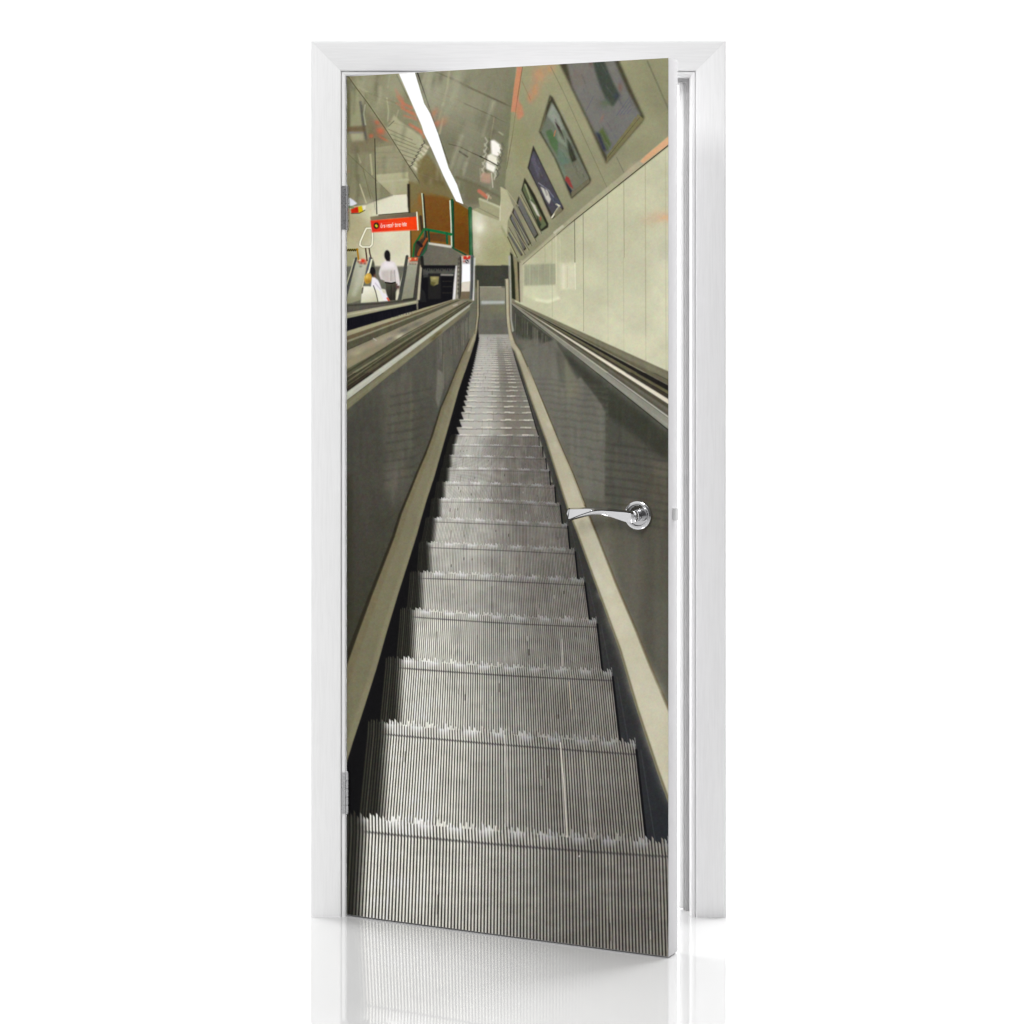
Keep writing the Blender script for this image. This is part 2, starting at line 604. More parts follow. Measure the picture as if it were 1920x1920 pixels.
poly(A(270, 640, 400, 760, 500, 1000, 300, 1000), (118, 108, 78), 0.8, 4)
for bx, by, rx, ry, k in ((400, 775, 34, 26, .8), (440, 870, 55, 45, .95), (335, 930, 28, 28, .8), (470, 960, 70, 14, .7), (230, 1030, 20, 20, .5), (90, 1330, 20, 16, .3)):
    x, y = A(bx, by)[0]
    blob(x, y, rx / 6, ry / 6, (206, 98, 70), k * .85, 0.5)
poly(A(90, 990, 380, 960, 385, 1120, 100, 1120), (128, 116, 84), 0.8, 3)
line(A(180, 1130, 215, 1230), 3, (172, 168, 130), 0.8, 1)
line(A(325, 1140, 345, 1360), 3.2, (182, 178, 132), 0.85, 1.2)
line(A(60, 1120, 240, 1290, 330, 1640), 1.2, (95, 90, 60), 0.7, .6)
line(A(240, 1290, 560, 1590), 1.0, (105, 100, 72), 0.8, .5)
line(A(205, 1475, 280, 1690), 2.4, (196, 190, 148), 0.9, .7)
poly(A(384, 1060, 620, 1030, 750, 1260, 752, 1340, 390, 1370), ramp(A(400, 1060)[0], (160, 153, 116), A(500, 1340)[0], (146, 139, 104)), 1, 1)
for y in (1120, 1180, 1230, 1290):
    line(A(390, y, 690, y - 10), 2.5, (140, 134, 100), 0.5, 1)
poly(A(392, 1365, 752, 1335, 755, 1600, 570, 1600, 400, 1430), ramp(A(400, 1350)[0], (180, 174, 136), A(700, 1590)[0], (170, 164, 122)), 1, .6)
line(A(400, 1450, 750, 1420), 3, (190, 184, 146), 0.6, 2)
# middle strip of ceiling panels with the fan of reflections
poly(A(500, 870, 590, 690, 660, 760, 890, 930, 970, 1090, 940, 1160, 850, 1350, 760, 1260), (170, 165, 128), 1, 1.2)
for k in range(8):
    x0, y0 = 500 + k * 34, 850 + k * 58
    line(A(x0 + 20, y0, x0 + 300, y0 + 125 - k * 6), 1.5, (122, 116, 82), 0.75, .8)
for k in range(7):
    x0, y0 = 800 + k * 22, 1270 - k * 40
    poly(A(x0 - 20, y0 - 20, x0 + 60, y0 + 20, x0 + 40, y0 + 50), (216, 208, 172), .8, .7)
    line(A(x0 - 35, y0 + 10, x0 + 5, y0 - 20, x0 - 5, y0 - 45), 1.8, (78, 72, 60), .75, .6)
poly(A(850, 1220, 960, 1130, 1100, 1300, 1240, 1640, 1200, 1640, 900, 1560, 860, 1400), ramp(A(850, 1250)[0], (122, 108, 62), A(1150, 1600)[0], (116, 96, 52)), .9, 2)
line(A(510, 500, 530, 640, 520, 760), 2.6, (176, 172, 134), .7, 1)
line(A(640, 640, 600, 780, 510, 850), 3, (168, 164, 126), .6, 1.2)
line(A(530, 820, 590, 760), 1.6, (84, 80, 60), .7, .8)
poly(A(160, 260, 250, 330, 240, 400, 170, 390), (160, 158, 120), .8, 3)
line(A(190, 380, 290, 430), 4, (165, 162, 122), .7, 1.5)
line(A(290, 440, 620, 560), 2.4, (122, 117, 84), .7, 1)
poly(A(520, 240, 640, 235, 740, 480, 600, 520), (140, 138, 104), .6, 4)
line(A(545, 240, 520, 380), 3, (150, 150, 122), .7, 1.5)
for x0, y0, x1, y1, w, k in ((610, 410, 680, 520, 8, .6), (620, 480, 690, 560, 6, .7), (620, 560, 700, 600, 4, .6), (690, 560, 790, 610, 5, .95), (680, 610, 830, 690, 6, 1), (710, 700, 850, 740, 4.5, .85),
                             (770, 800, 900, 880, 7, .95), (860, 740, 890, 800, 4, .5), (890, 880, 935, 940, 5, .9)):
    line(A(x0, y0, x1, y1), (w * .5, w), (212, 104, 78), k * .75, 2.8)
line(A(820, 680, 950, 960), 2, (150, 140, 95), .6, .7)
# long strip lamp
line(A(640, 232, 770, 505, 905, 830, 1005, 1050), 1.8, (178, 176, 140), .8, .5)
line(A(620, 240, 750, 500), 1.0, (84, 80, 58), .8, .5)
poly(A(820, 205, 870, 205, 1000, 600, 1140, 980, 1000, 700), (118, 118, 100), .9, .8)
line(A(856, 215, 930, 430, 990, 610), 2.0, (30, 24, 20), 1, .6)
line(A(990, 610, 1080, 880, 1210, 1240), 1.4, (78, 74, 56), .9, .5)
def strip_lamp():
    poly(A(648, 225, 825, 212, 930, 560, 1000, 680, 1085, 900, 1205, 1290, 1300, 1480, 1372, 1700, 1290, 1665, 1150, 1380, 1010, 1060, 930, 900, 905, 815, 768, 500), (255, 255, 255), 1, .3)


strip_lamp()
line(A(790, 510, 920, 560), .8, (225, 222, 210), .8, .5)
poly(A(850, 690, 905, 830, 850, 760), (120, 110, 80), .5, .6)
# ceiling to the right of the lamp
poly(A(880, 205, 1030, 195, 1200, 300, 1090, 420, 1000, 480, 950, 420), (142, 139, 110), .8, 4)
line(A(1030, 190, 1210, 270), 2.6, (92, 88, 64), .8, 1)
line(A(1210, 265, 1480, 400, 1900, 595), (4.2, 3), (92, 85, 66), .85, 1.2)
line(A(1000, 400, 1400, 560, 1750, 730, 1900, 800), 1.6, (104, 98, 72), .6, .8)
line(A(1380, 560, 1740, 720), 2.0, (95, 88, 68), .7, .8)
line(A(1215, 200, 1190, 400, 1130, 620, 1080, 780), 4, (170, 165, 128), .75, 1.8)
line(A(1300, 220, 1250, 480, 1170, 700), 13, (146, 146, 112), .65, 4)
line(A(1400, 300, 1330, 700), 9, (136, 132, 104), .6, 4)
line(A(980, 230, 960, 380), 5, (150, 148, 112), .6, 2)
blob(*A(1040, 500)[0], 18, 20, (150, 146, 116), .5)
line(A(1140, 740, 1105, 900), 4, (178, 168, 126), .7, 1.4)
for bx, by, rx, ry, k in ((1040, 680, 30, 60, .7), (1075, 790, 36, 50, .95), (1160, 760, 40, 60, .55), (1060, 640, 60, 40, .35)):
    blob(*A(bx, by)[0], rx / 6, ry / 6, (206, 108, 78), k * .75, .4)
line(A(1210, 1020, 1330, 1050, 1460, 1115, 1720, 1230), 1.8, (78, 72, 52), .85, .6)
line(A(1330, 1105, 1420, 1165), 3.2, (72, 64, 48), .9, .7)
line(A(1700, 560, 1710, 720), 1.6, (150, 146, 112), .5, 1)
line(A(1720, 720, 1680, 960), 2.4, (158, 152, 116), .75, 1)
poly(A(1780, 880, 1830, 910, 1820, 930, 1760, 880), (185, 180, 148), .8, .8)
r2 = np.random.RandomState(3)
for k in range(46):
    x = 640 + r2.rand() * 330; y = 120 + r2.rand() * 250
    L = 24 + r2.rand() * 50
    xl_ = 776 + (y - 140) * .43
    dx = (-.32 if x > xl_ else -.05) * L
    cc = ((186, 183, 150), (90, 86, 60), (160, 158, 128), (104, 104, 76))[k % 4]
    line(P(x, y, x + dx * .5 + (r2.rand() - .5) * 4, y + L / 2, x + dx, y + L), (3 + r2.rand() * 7, 1.5 + r2.rand() * 3), cc, .26 + .22 * r2.rand(), 3.2)
for k in range(12):
    y = 160 + k * 19
    x0_ = 782 + (y - 140) * .43
    line(P(x0_ + 8, y, x0_ + 90, y + 36, x0_ + 190, y + 82), 1.2, (104, 98, 72) if k % 3 else (158, 152, 120), .2, 1.2)
    line(P(650 + (y - 140) * .55, y, x0_ - 34, y + 26), 1.1, (108, 102, 74) if k % 2 else (160, 154, 116), .22, 1.2)
for bx, by, rx, ry, rot, al in ((1010, 350, 20, 60, .25, .5), (1290, 420, 16, 60, .2, .5), (620, 330, 22, 30, .3, .35), (300, 330, 14, 26, .3, .4), (1140, 470, 9, 50, .2, .4), (430, 560, 12, 34, .4, .3), (1500, 520, 26, 50, .2, .25), (1010, 480, 12, 26, .2, .35), (560, 1240, 22, 18, 0, .3), (1460, 900, 20, 40, .15, .22), (1330, 1230, 16, 30, .3, .2)):
    x_, y_ = A(bx, by)[0]
    blob(x_, y_, rx, ry, (172, 169, 140), al, rot)
for bx, by, rx, ry, al in ((1120, 260, 5, 14, .4), (1040, 300, 4, 16, .35), (1400, 330, 8, 14, .3), (90, 300, 6, 8, .5), (700, 900, 5, 20, .3), (1240, 1000, 20, 24, .25), (1600, 760, 20, 24, .25), (1840, 1000, 6, 40, .3)):
    x_, y_ = A(bx, by)[0]
    blob(x_, y_, rx, ry, (92, 88, 66), al, .2)
# wavy mirror image of the lamp
for k in range(6):
    x0, y0 = 1610 - k * 8, 950 + k * 70
    line(A(x0 + 10, y0, x0 + 35, y0 + 40, x0 + 5, y0 + 90), 3, (176, 172, 146), .8, 1)
    line(A(x0 + 55, y0 + 10, x0 + 70, y0 + 60, x0 + 30, y0 + 110), 2.4, (92, 88, 74), .6, 1)
poly(A(1680, 980, 1720, 975, 1790, 1030, 1800, 1110, 1760, 1160, 1690, 1140), (250, 244, 232), 1, 1.4)
poly(A(1640, 1150, 1680, 1130, 1755, 1170, 1760, 1260, 1640, 1230), (236, 230, 208), 1, 1.2)
poly(A(1625, 1220, 1740, 1270, 1720, 1345, 1630, 1300), (244, 238, 222), 1, 1.2)
line(A(1560, 1160, 1650, 1205, 1760, 1265), 2.2, (56, 50, 36), .9, .6)
for k in range(5):
    x0, y0 = 1830 - k * 16, 1040 + k * 75
    line(A(x0 - 20, y0 - 30, x0 + 8, y0 + 20, x0 - 25, y0 + 60), 3.2, (98, 94, 78), .8, .8)
    line(A(x0 - 50, y0, x0 - 24, y0 + 40, x0 - 40, y0 + 60), 2.0, (182, 178, 150), .8, .8)
poly(A(1570, 1345, 1690, 1350, 1680, 1470, 1570, 1450), (188, 148, 122), .85, 2)
line(A(1560, 1300, 1570, 1440), 2, (160, 155, 120), .7, 1)
line(A(1690, 1350, 1705, 1510), 2.2, (196, 192, 166), .8, .8)
line(A(1740, 1330, 1720, 1420), 2.5, (186, 182, 158), .7, .8)
line(A(1290, 1395, 1560, 1500, 1900, 1680), 5, (104, 96, 68), .6, 2)
line(A(1350, 1330, 1350, 1560), 6, (112, 112, 78), .6, 2)
poly(A(1380, 1420, 1560, 1480, 1600, 1700, 1400, 1700), (112, 104, 72), .6, 3)
poly(A(1860, 400, 1940, 300, 1940, 1700, 1780, 1700), (120, 120, 86), .6, 5)
# ---- 2. far walls ----------------------------------------------------------
# left far wall
poly(A(40, 1740, 280, 1700, 400, 1655, 570, 1600, 730, 1588, 770, 1690, 770, 2960, 40, 2960), ramp((652, 395), (186, 178, 136), (725, 400), (226, 220, 188)))
line(A(60, 1715, 280, 1698, 400, 1652, 570, 1600), 3, (128, 122, 102), .7, 1.4)
poly(A(390, 1690, 570, 1612, 725, 1600, 740, 1690, 768, 1700, 766, 1790, 400, 1830), (230, 225, 196), .9, 2)
blob(690, 382, 14, 10, (205, 198, 165), .4)
poly(Cc(40, 330, 330, 440, 340, 760, 60, 780), (170, 160, 116), .75, 8)
blob(700, 470, 30, 24, (206, 200, 164), .7)
blob(752, 462, 18, 30, (214, 207, 172), .7)
poly(Cc(50, 780, 230, 800, 200, 980, 50, 980), (146, 142, 100), .7, 6)
poly(Cc(40, 960, 770, 960, 770, 1400, 40, 1400), (104, 102, 86), 1, 1.2)
line(A(375, 960, 382, 1400, 398, 1810), (1.2, 2.0), (34, 31, 24), .95, .5)
line(A(235, 1290, 360, 1640, 380, 1760), .8, (120, 114, 84), .6, .5)
# seam where the two ceiling slopes meet on the left
line(A(60, 235, 150, 365, 300, 565, 510, 872, 760, 1268, 872, 1440, 900, 1560), 1.5, (78, 70, 46), .95, .6)
line(A(80, 240, 165, 360, 310, 555, 520, 862), 1.4, (166, 160, 118), .5, .8)
# brown boarded bay
poly(Cc(750, 40, 900, 80, 1310, 220, 1475, 330, 1482, 850, 1380, 830, 1240, 760, 980, 720, 860, 830, 780, 860, 775, 570, 760, 330), (124, 82, 28), 1, .5)
poly(Cc(755, 0, 900, 60, 910, 640, 820, 720, 780, 840, 775, 560), ramp((770, 360), (126, 112, 66), (775, 440), (134, 92, 34)), 1, .7)
poly(Cc(920, 130, 1200, 170, 1235, 340, 1225, 560, 960, 545), ramp((800, 365), (120, 78, 30), (840, 430), (112, 68, 18)), 1, 1)
poly(Cc(760, 0, 930, 20, 1210, 60, 1300, 230, 1140, 170, 930, 150, 870, 120), (124, 110, 66), .85, 3)
blob(*Cc(880, 210)[0], 4, 12, (150, 92, 40), .8)
poly(Cc(1255, 260, 1300, 240, 1440, 320, 1440, 820, 1250, 740), ramp((850, 390), (120, 78, 16), (880, 450), (108, 62, 12)), 1, .7)
poly(Cc(1300, 240, 1375, 262, 1480, 325, 1500, 360, 1440, 330), (120, 112, 78), 1, 1)
poly(Cc(980, 590, 1180, 590, 1180, 690, 985, 670), (98, 62, 26), 1, 1)
poly(Cc(740, 30, 770, 30, 775, 400, 762, 400, 745, 280), (34, 28, 16), .9, .7)
line(Cc(765, 300, 780, 560, 785, 860), 2.2, (62, 58, 24), .9, .6)
line(Cc(922, 150, 950, 560, 965, 700), 3.2, (34, 34, 20), .9, .8)
line(Cc(890, 400, 910, 560), 5, (34, 26, 22), .7, 1.4)
line(Cc(906, 140, 930, 480, 938, 640), 2.3, (196, 208, 172), 1, .5)
line(Cc(1246, 215, 1252, 480, 1256, 760), 5.2, (20, 82, 44), 1, .7)
line(Cc(1262, 230, 1266, 740), 2, (14, 52, 34), .8, .6)
line(Cc(1222, 222, 1234, 480, 1240, 740), 2.4, (204, 218, 190), 1, .5)
line(Cc(1448, 310, 1456, 600, 1466, 850), 7.5, (34, 98, 50), 1, .7)
line(Cc(1432, 330, 1440, 600, 1440, 830), 1.6, (18, 70, 30), .9, .6)
line(Cc(1470, 320, 1480, 850), 1.6, (14, 46, 26), .9, .5)
line(Cc(955, 545, 1090, 570, 1235, 600), 5, (16, 108, 56), 1, .7)
line(Cc(980, 560, 990, 690), 3.2, (18, 62, 42), 1, .7)
line(Cc(1185, 590, 1190, 700), 4, (18, 88, 52), 1, .7)
line(Cc(930, 540, 870, 640, 820, 720, 806, 860), 4, (28, 104, 42), 1, .8)
line(Cc(940, 560, 935, 680), 3.2, (26, 60, 50), .9, .8)
poly(Cc(830, 700, 950, 620, 980, 800, 880, 860, 820, 860), (52, 46, 36), .9, 1.2)
line(Cc(960, 650, 880, 790, 865, 830), (4, 5), (152, 72, 30), 1, .8)
line(Cc(980, 700, 920, 820, 890, 860), 4, (22, 92, 56), .9, .8)
line(Cc(860, 690, 900, 730), 6, (26, 18, 24), .9, 1)
blob(*Cc(990, 770)[0], 3, 4, (20, 18, 22), .9)
# concrete landing behind the pit
poly(Cc(975, 690, 1240, 735, 1260, 760, 1350, 840, 1310, 965, 905, 965, 895, 870, 960, 780), ramp((805, 470), (100, 96, 82), (850, 495), (110, 104, 86)), 1, .6)
poly(Cc(975, 690, 1240, 725, 1240, 755, 985, 715), (206, 200, 182), 1, .5)
line(Cc(1250, 752, 1340, 800, 1400, 832), 3, (22, 78, 46), 1, .6)
# pit
poly(Cc(905, 950, 1300, 950, 1260, 1335, 1100, 1390, 850, 1450, 860, 1300), (14, 13, 18), 1, .5)
poly(Cc(915, 985, 1280, 985, 1275, 1040, 915, 1060), (86, 84, 74), .9, 1)
for k in range(14):
    blob(*Cc(930 + k * 25, 985 + (k % 3) * 8)[0], 1.3, 2.2, (20, 18, 20), .9)
poly(Cc(920, 1040, 990, 1050, 990, 1080, 920, 1090), (66, 68, 62), .8, 1)
poly(Cc(975, 1040, 1120, 1040, 1120, 1330, 975, 1330), (34, 32, 30), .9, 1)
poly(Cc(998, 1075, 1098, 1075, 1090, 1160, 1040, 1180, 1005, 1160), (138, 128, 74), 1, 1)
blob(*Cc(1045, 1095)[0], 5, 2.5, (176, 164, 104), .8)
poly(Cc(1000, 1130, 1060, 1140, 1040, 1190, 1000, 1170), (84, 78, 34), .7, 1)
poly(Cc(1115, 1045, 1265, 1045, 1262, 1070, 1115, 1068), (150, 146, 132), .9, .8)
for y in (1130, 1190, 1260):
    line(Cc(1140, y, 1240, y), 2, (46, 42, 34), .8, 1)
for k in range(7):
    line(Cc(880 + k * 9, 1180 + k * 12, 890 + k * 10, 1360), 1, (66, 64, 56), .5, .6)
strip_lamp()
# right far wall of the hall
poly(Cc(1470, 318, 1600, 370, 1780, 440, 1900, 620, 1900, 960, 1505, 960, 1485, 840), ramp((890, 420), (196, 190, 154), (950, 470), (168, 164, 118)), 1, .5)
blob(*Cc(1550, 520)[0], 11, 13, (240, 236, 210), .95)
blob(*Cc(1530, 440)[0], 10, 16, (222, 218, 196), .7)
blob(*Cc(1520, 720)[0], 8, 16, (214, 204, 178), .7)
poly(Cc(1660, 620, 1900, 640, 1890, 940, 1640, 940), (160, 156, 108), .5, 8)
for k in range(40):
    blob(886 + rng.rand() * 66, 440 + rng.rand() * 55, .6, .6, (120, 112, 86), .4)
poly(Cc(1540, 190, 1800, 290, 1790, 450, 1600, 380, 1480, 320, 1560, 290), (164, 160, 120), .95, .8)
line(Cc(1560, 200, 1800, 300), 4, (196, 192, 156), .8, 1.2)
line(Cc(1500, 280, 1780, 420), 2, (132, 126, 92), .7, .7)
line(Cc(1550, 110, 1640, 180), 7, (206, 112, 88), .8, 1.5)
line(Cc(1640, 150, 1680, 190), 4, (186, 160, 130), .8, 1)
line(Cc(1660, 160, 1640, 220), 2, (200, 196, 160), .8, .7)
poly(Cc(1805, 150, 1860, 180, 1925, 290, 1900, 620, 1780, 450), (184, 180, 142), 1, .6)
line(Cc(1815, 150, 1790, 300, 1785, 440), 3, (204, 200, 164), .9, .7)
poly(Cc(1500, 952, 1910, 952, 1890, 1200, 1515, 1200), (62, 62, 50), 1, .7)
poly(Cc(1500, 950, 1600, 950, 1560, 1190, 1515, 1190), (54, 56, 42), .6, 3)
# landing at the top of the escalator
poly(Cc(1535, 1190, 1860, 1190, 1870, 1350, 1530, 1350), (140, 135, 112), 1, .5)
line(Cc(1540, 1192, 1860, 1192), 1.5, (172, 166, 140), .8, .6)
poly(Cc(1530, 1340, 1870, 1340, 1880, 1740, 1510, 1740), ramp((900, 565), (116, 113, 93), (900, 630), (103, 100, 86)), 1, .8)
poly(Cc(1570, 1348, 1840, 1348, 1840, 1385, 1570, 1390), (186, 190, 182), .95, 1.2)
poly(Cc(1680, 1400, 1850, 1400, 1840, 1480, 1700, 1480), (126, 124, 88), .6, 3)
# ---- 3. right wall ---------------------------------------------------------
poly(B(170, 140, 1960, -40, 1960, 1000, 1300, 1480, 760, 1930, 230, 2380, 60, 2100, 70, 1880, 140, 1720, 40, 1500, 90, 900), ramp((980, 130), (156, 153, 112), (1100, 400), (143, 139, 106)), 1, .8)
poly(B(-10, 1500, 60, 1540, 140, 1730, 70, 1890, 60, 2060, 0, 1960), (186, 180, 140), 1, .8)
poly(B(0, 1930, 65, 2050, 180, 2290, 150, 2290, 0, 1980), (160, 158, 110), 1, .8)
poly(B(1640, 60, 1960, 20, 1960, 900, 1890, 920, 1600, 500), (134, 130, 96), .55, 10)
poly(B(178, 150, 242, 150, 200, 480, 165, 660, 108, 660, 140, 400), (208, 134, 98), .85, .9)
line(B(240, 150, 175, 560, 130, 900, 60, 1300), 1.4, (110, 98, 66), .8, .6)
poly(B(180, 490, 240, 600, 260, 700, 180, 760, 160, 660), (208, 126, 96), .7, 2.4)
blob(*B(430, 230)[0], 14, 17, (202, 146, 108), .75, .3)
blob(*B(380, 420)[0], 9, 18, (204, 138, 102), .65, .2)
blob(*B(320, 500)[0], 5, 9, (206, 132, 98), .6)
blob(*B(560, 170)[0], 10, 10, (196, 146, 104), .7)
poly(B(100, 640, 170, 690, 300, 900, 360, 1040, 250, 1400, 150, 1100), (146, 142, 96), .6, 6)
line(B(235, 310, 330, 520), 1.6, (146, 116, 80), .7, .7)
line(B(560, 150, 700, 430, 940, 960, 1190, 1510), 1.4, (120, 116, 84), .85, .6)
line(B(1650, 90, 1760, 340, 1890, 640), 3, (112, 110, 82), .8, 1.2)
line(B(1300, 1170, 1380, 1340), 1.6, (112, 108, 84), .8, .7)
# posters
poly(B(650, 100, 1320, 60, 1480, 430, 1615, 720, 1590, 770, 1180, 1245, 1165, 1200, 960, 740), (70, 64, 44), 1, 2.2)
poly(B(735, 100, 1270, 60, 1430, 430, 1570, 690, 1195, 1170, 990, 762, 800, 372), ramp((1065, 120), (121, 117, 106), (1160, 270), (110, 108, 103)), 1, 2.0)
poly(B(1190, 1150, 1540, 680, 1605, 740, 1185, 1235), (120, 112, 72), 1, .9)
line(B(1200, 1170, 1560, 720), 1.0, (82, 76, 48), .9, .5)
poly(B(1030, 90, 1160, 80, 1260, 320, 1340, 470, 1260, 600, 1180, 520, 1100, 330), (58, 66, 54), .9, 2.5)
blob(*B(1180, 560)[0], 12, 8, (84, 100, 70), .6)
blob(*B(1300, 480)[0], 5, 7, (56, 62, 84), .7)
blob(*B(1340, 380)[0], 4, 8, (128, 86, 72), .7)
blob(*B(1010, 110)[0], 4, 6, (130, 90, 76), .6)
poly(B(1100, 880, 1140, 830, 1240, 1020, 1200, 1110), (80, 98, 44), .9, 2)
poly(B(1060, 880, 1110, 900, 1190, 1110, 1150, 1090), (38, 42, 60), .9, 2)
blob(*B(1135, 730)[0], 2.5, 8, (140, 100, 88), .7, .4)
for k in range(4):
    line(B(1300 + k * 40, 700 - k * 8, 1440 + k * 10, 500 + k * 40), 1.4, (84, 84, 112), .6, .8)
line(B(960, 640, 1040, 480), 1.6, (86, 84, 104), .5, 1)
blob(*B(870, 250)[0], 12, 18, (122, 108, 96), .5)
poly(B(548, 465, 580, 490, 780, 900, 1012, 1420, 1000, 1460, 790, 1640, 770, 1590, 600, 1180, 425, 880, 440, 840), (62, 58, 40), 1, 1.4)
poly(B(525, 560, 560, 520, 560, 470, 440, 850, 430, 880, 470, 880), (112, 104, 74), .9, .8)
poly(B(568, 540, 740, 880, 990, 1412, 786, 1585, 622, 1200, 446, 885), (110, 117, 97), 1, 1.4)
poly(B(575, 560, 660, 700, 700, 860, 640, 860, 520, 700), (150, 154, 138), .8, 1.6)
poly(B(600, 760, 660, 830, 720, 980, 680, 960), (52, 34, 38), .9, 1)
poly(B(500, 880, 560, 850, 640, 1000, 640, 1160, 560, 1040), (74, 106, 58), .8, 1.5)
poly(B(620, 840, 720, 960, 740, 1060, 640, 980), (138, 148, 122), .7, 1.5)
line(B(610, 870, 595, 930), 2, (196, 120, 80), .8, .7)
poly(B(740, 950, 800, 1060, 850, 1200, 810, 1270, 760, 1120), (46, 46, 30), .9, 1.2)
poly(B(620, 1080, 720, 1120, 780, 1250, 720, 1350, 640, 1200), (94, 116, 96), .8, 2)
poly(B(700, 1260, 860, 1200, 980, 1400, 800, 1550, 740, 1400), (112, 110, 88), .9, 1.5)
poly(B(730, 1380, 765, 1400, 815, 1530, 770, 1500, 715, 1430), (142, 56, 52), .95, .8)
poly(B(720, 1430, 800, 1550, 785, 1590, 740, 1500), (34, 36, 44), .9, .7)
poly(B(790, 1560, 985, 1410, 1000, 1450, 790, 1625), (112, 106, 78), 1, .6)
line(B(680, 640, 730, 760, 800, 900), 2, (142, 140, 130), .6, .8)
poly(B(360, 1035, 470, 1270, 705, 1750, 690, 1770, 575, 1870, 545, 1830, 430, 1560, 296, 1290), (48, 43, 36), 1, 1.0)
poly(B(355, 1100, 380, 1110, 690, 1735, 570, 1810, 430, 1540, 312, 1295), (74, 70, 77), 1, .9)
poly(B(330, 1190, 360, 1130, 440, 1290, 420, 1420), (96, 88, 104), .8, 1.4)
poly(B(440, 1500, 520, 1540, 560, 1640, 540, 1700, 500, 1640), (206, 200, 186), .95, 1)
line(B(420, 1460, 530, 1540, 590, 1620), 2, (140, 136, 150), .8, .8)
poly(B(560, 1620, 640, 1640, 690, 1735, 640, 1760), (72, 70, 88), .8, 1.4)
line(B(620, 1700, 655, 1720, 570, 1850), 3.2, (222, 214, 186), .95, .6)
poly(B(600, 1790, 655, 1720, 690, 1770, 600, 1850), (128, 120, 88), .9, .7)
poly(B(300, 1420, 390, 1520, 560, 1860, 520, 1860, 380, 1600), (178, 160, 130), .55, 3)
poly(B(262, 1400, 380, 1600, 530, 1920, 528, 1960, 450, 2010, 420, 1960, 226, 1540), (40, 38, 24), 1, .6)
poly(B(258, 1450, 300, 1520, 510, 1935, 448, 1985, 240, 1540), (92, 100, 66), 1, .6)
line(B(270, 1480, 330, 1640), 3, (160, 166, 120), .8, .8)
poly(B(310, 1640, 380, 1710, 440, 1850, 400, 1820), (206, 200, 182), .9, .8)
poly(B(400, 1830, 450, 1930, 430, 1970, 400, 1890), (40, 50, 34), .9, .7)
blob(*B(440, 1860)[0], 2, 4, (180, 80, 60), .8)
for k, (ax, ay, bx, by, cx, cy, dx, dy) in enumerate(((195, 1610, 420, 2045, 380, 2090, 165, 1710), (140, 1740, 335, 2140, 305, 2170, 120, 1800), (112, 1810, 282, 2200, 255, 2225, 95, 1850), (78, 2030, 82, 2010, 240, 2270, 225, 2285))):
    poly(B(ax, ay, bx, by, cx, cy, dx, dy), (44, 40, 26), 1, .5)
    mx = [(ax + dx) / 2 * .5 + ax * .5, (ay + dy) / 2 * .5 + ay * .5]
    cxm, cym = (ax + bx + cx + dx) / 4, (ay + by + cy + dy) / 4
    q = [cxm + (v - cxm) * .88 if i % 2 == 0 else cym + (v - cym) * .95 for i, v in enumerate((ax, ay, bx, by, cx, cy, dx, dy))]
    poly(B(*q), ramp(B(ax, ay)[0], (112, 108, 106), B(cx, cy)[0], (96, 94, 84)), 1, .6)
for x0, y0, x1, y1 in ((205, 1590, 440, 2030), (160, 1690, 380, 2120), (110, 1780, 330, 2170), (85, 1870, 300, 2220), (68, 1960, 255, 2270)):
    line(B(x0, y0, x1, y1), 1.1, (168, 160, 118), .8, .5)
    line(B(x0 + 16, y0, x1 + 14, y1), .9, (60, 54, 34), .8, .5)
line(B(60, 1540, 190, 1720), 1.6, (176, 170, 130), .8, .6)
line(D(70, 270, 180, 500), 1.6, (70, 58, 34), .9, .6)
r3 = np.random.RandomState(11)
for (q0, q1, q2, q3), cols, n_ in ((B(760, 130, 1260, 90, 1540, 690, 1200, 1130), ((122, 120, 112), (88, 86, 88), (112, 104, 96), (96, 98, 112)), 40), (B(570, 570, 620, 640, 960, 1400, 790, 1540), ((132, 138, 118), (80, 92, 64), (66, 62, 54), (112, 116, 98)), 36),
                                   (B(360, 1110, 390, 1140, 670, 1720, 560, 1790), ((84, 80, 92), (48, 42, 58), (110, 106, 112), (70, 60, 66)), 26)):
    for k in range(n_):
        s_, t_ = r3.rand(), r3.rand()
        ax = (q0[0] * (1 - s_) + q1[0] * s_) * (1 - t_) + (q3[0] * (1 - s_) + q2[0] * s_) * t_
        ay = (q0[1] * (1 - s_) + q1[1] * s_) * (1 - t_) + (q3[1] * (1 - s_) + q2[1] * s_) * t_
        L = 4 + r3.rand() * 14
        sl = .48 + .3 * (r3.rand() - .5)
        line(P(ax - L * sl / 2, ay - L / 2, ax + L * sl / 2, ay + L / 2), .8 + r3.rand() * 2.4, cols[k % 4], .35, 1.1)
# sill under the posters
poly(B(1960, 870, 1890, 925, 1600, 1170, 1200, 1500, 770, 1860, 240, 2340, 215, 2330, 230, 2380, 770, 1925, 1200, 1590, 1890, 1040, 1960, 990), (168, 162, 128), 1, .6)
poly(B(1960, 880, 1890, 930, 1640, 1140, 1560, 1220, 1600, 1240, 1890, 1020, 1960, 970), (216, 164, 122), .95, 1)
blob(*B(1480, 1300)[0], 16, 8, (186, 170, 136), .7, -.7)
line(D(600, 220, 690, 150), 5, (206, 202, 176), .7, 1)
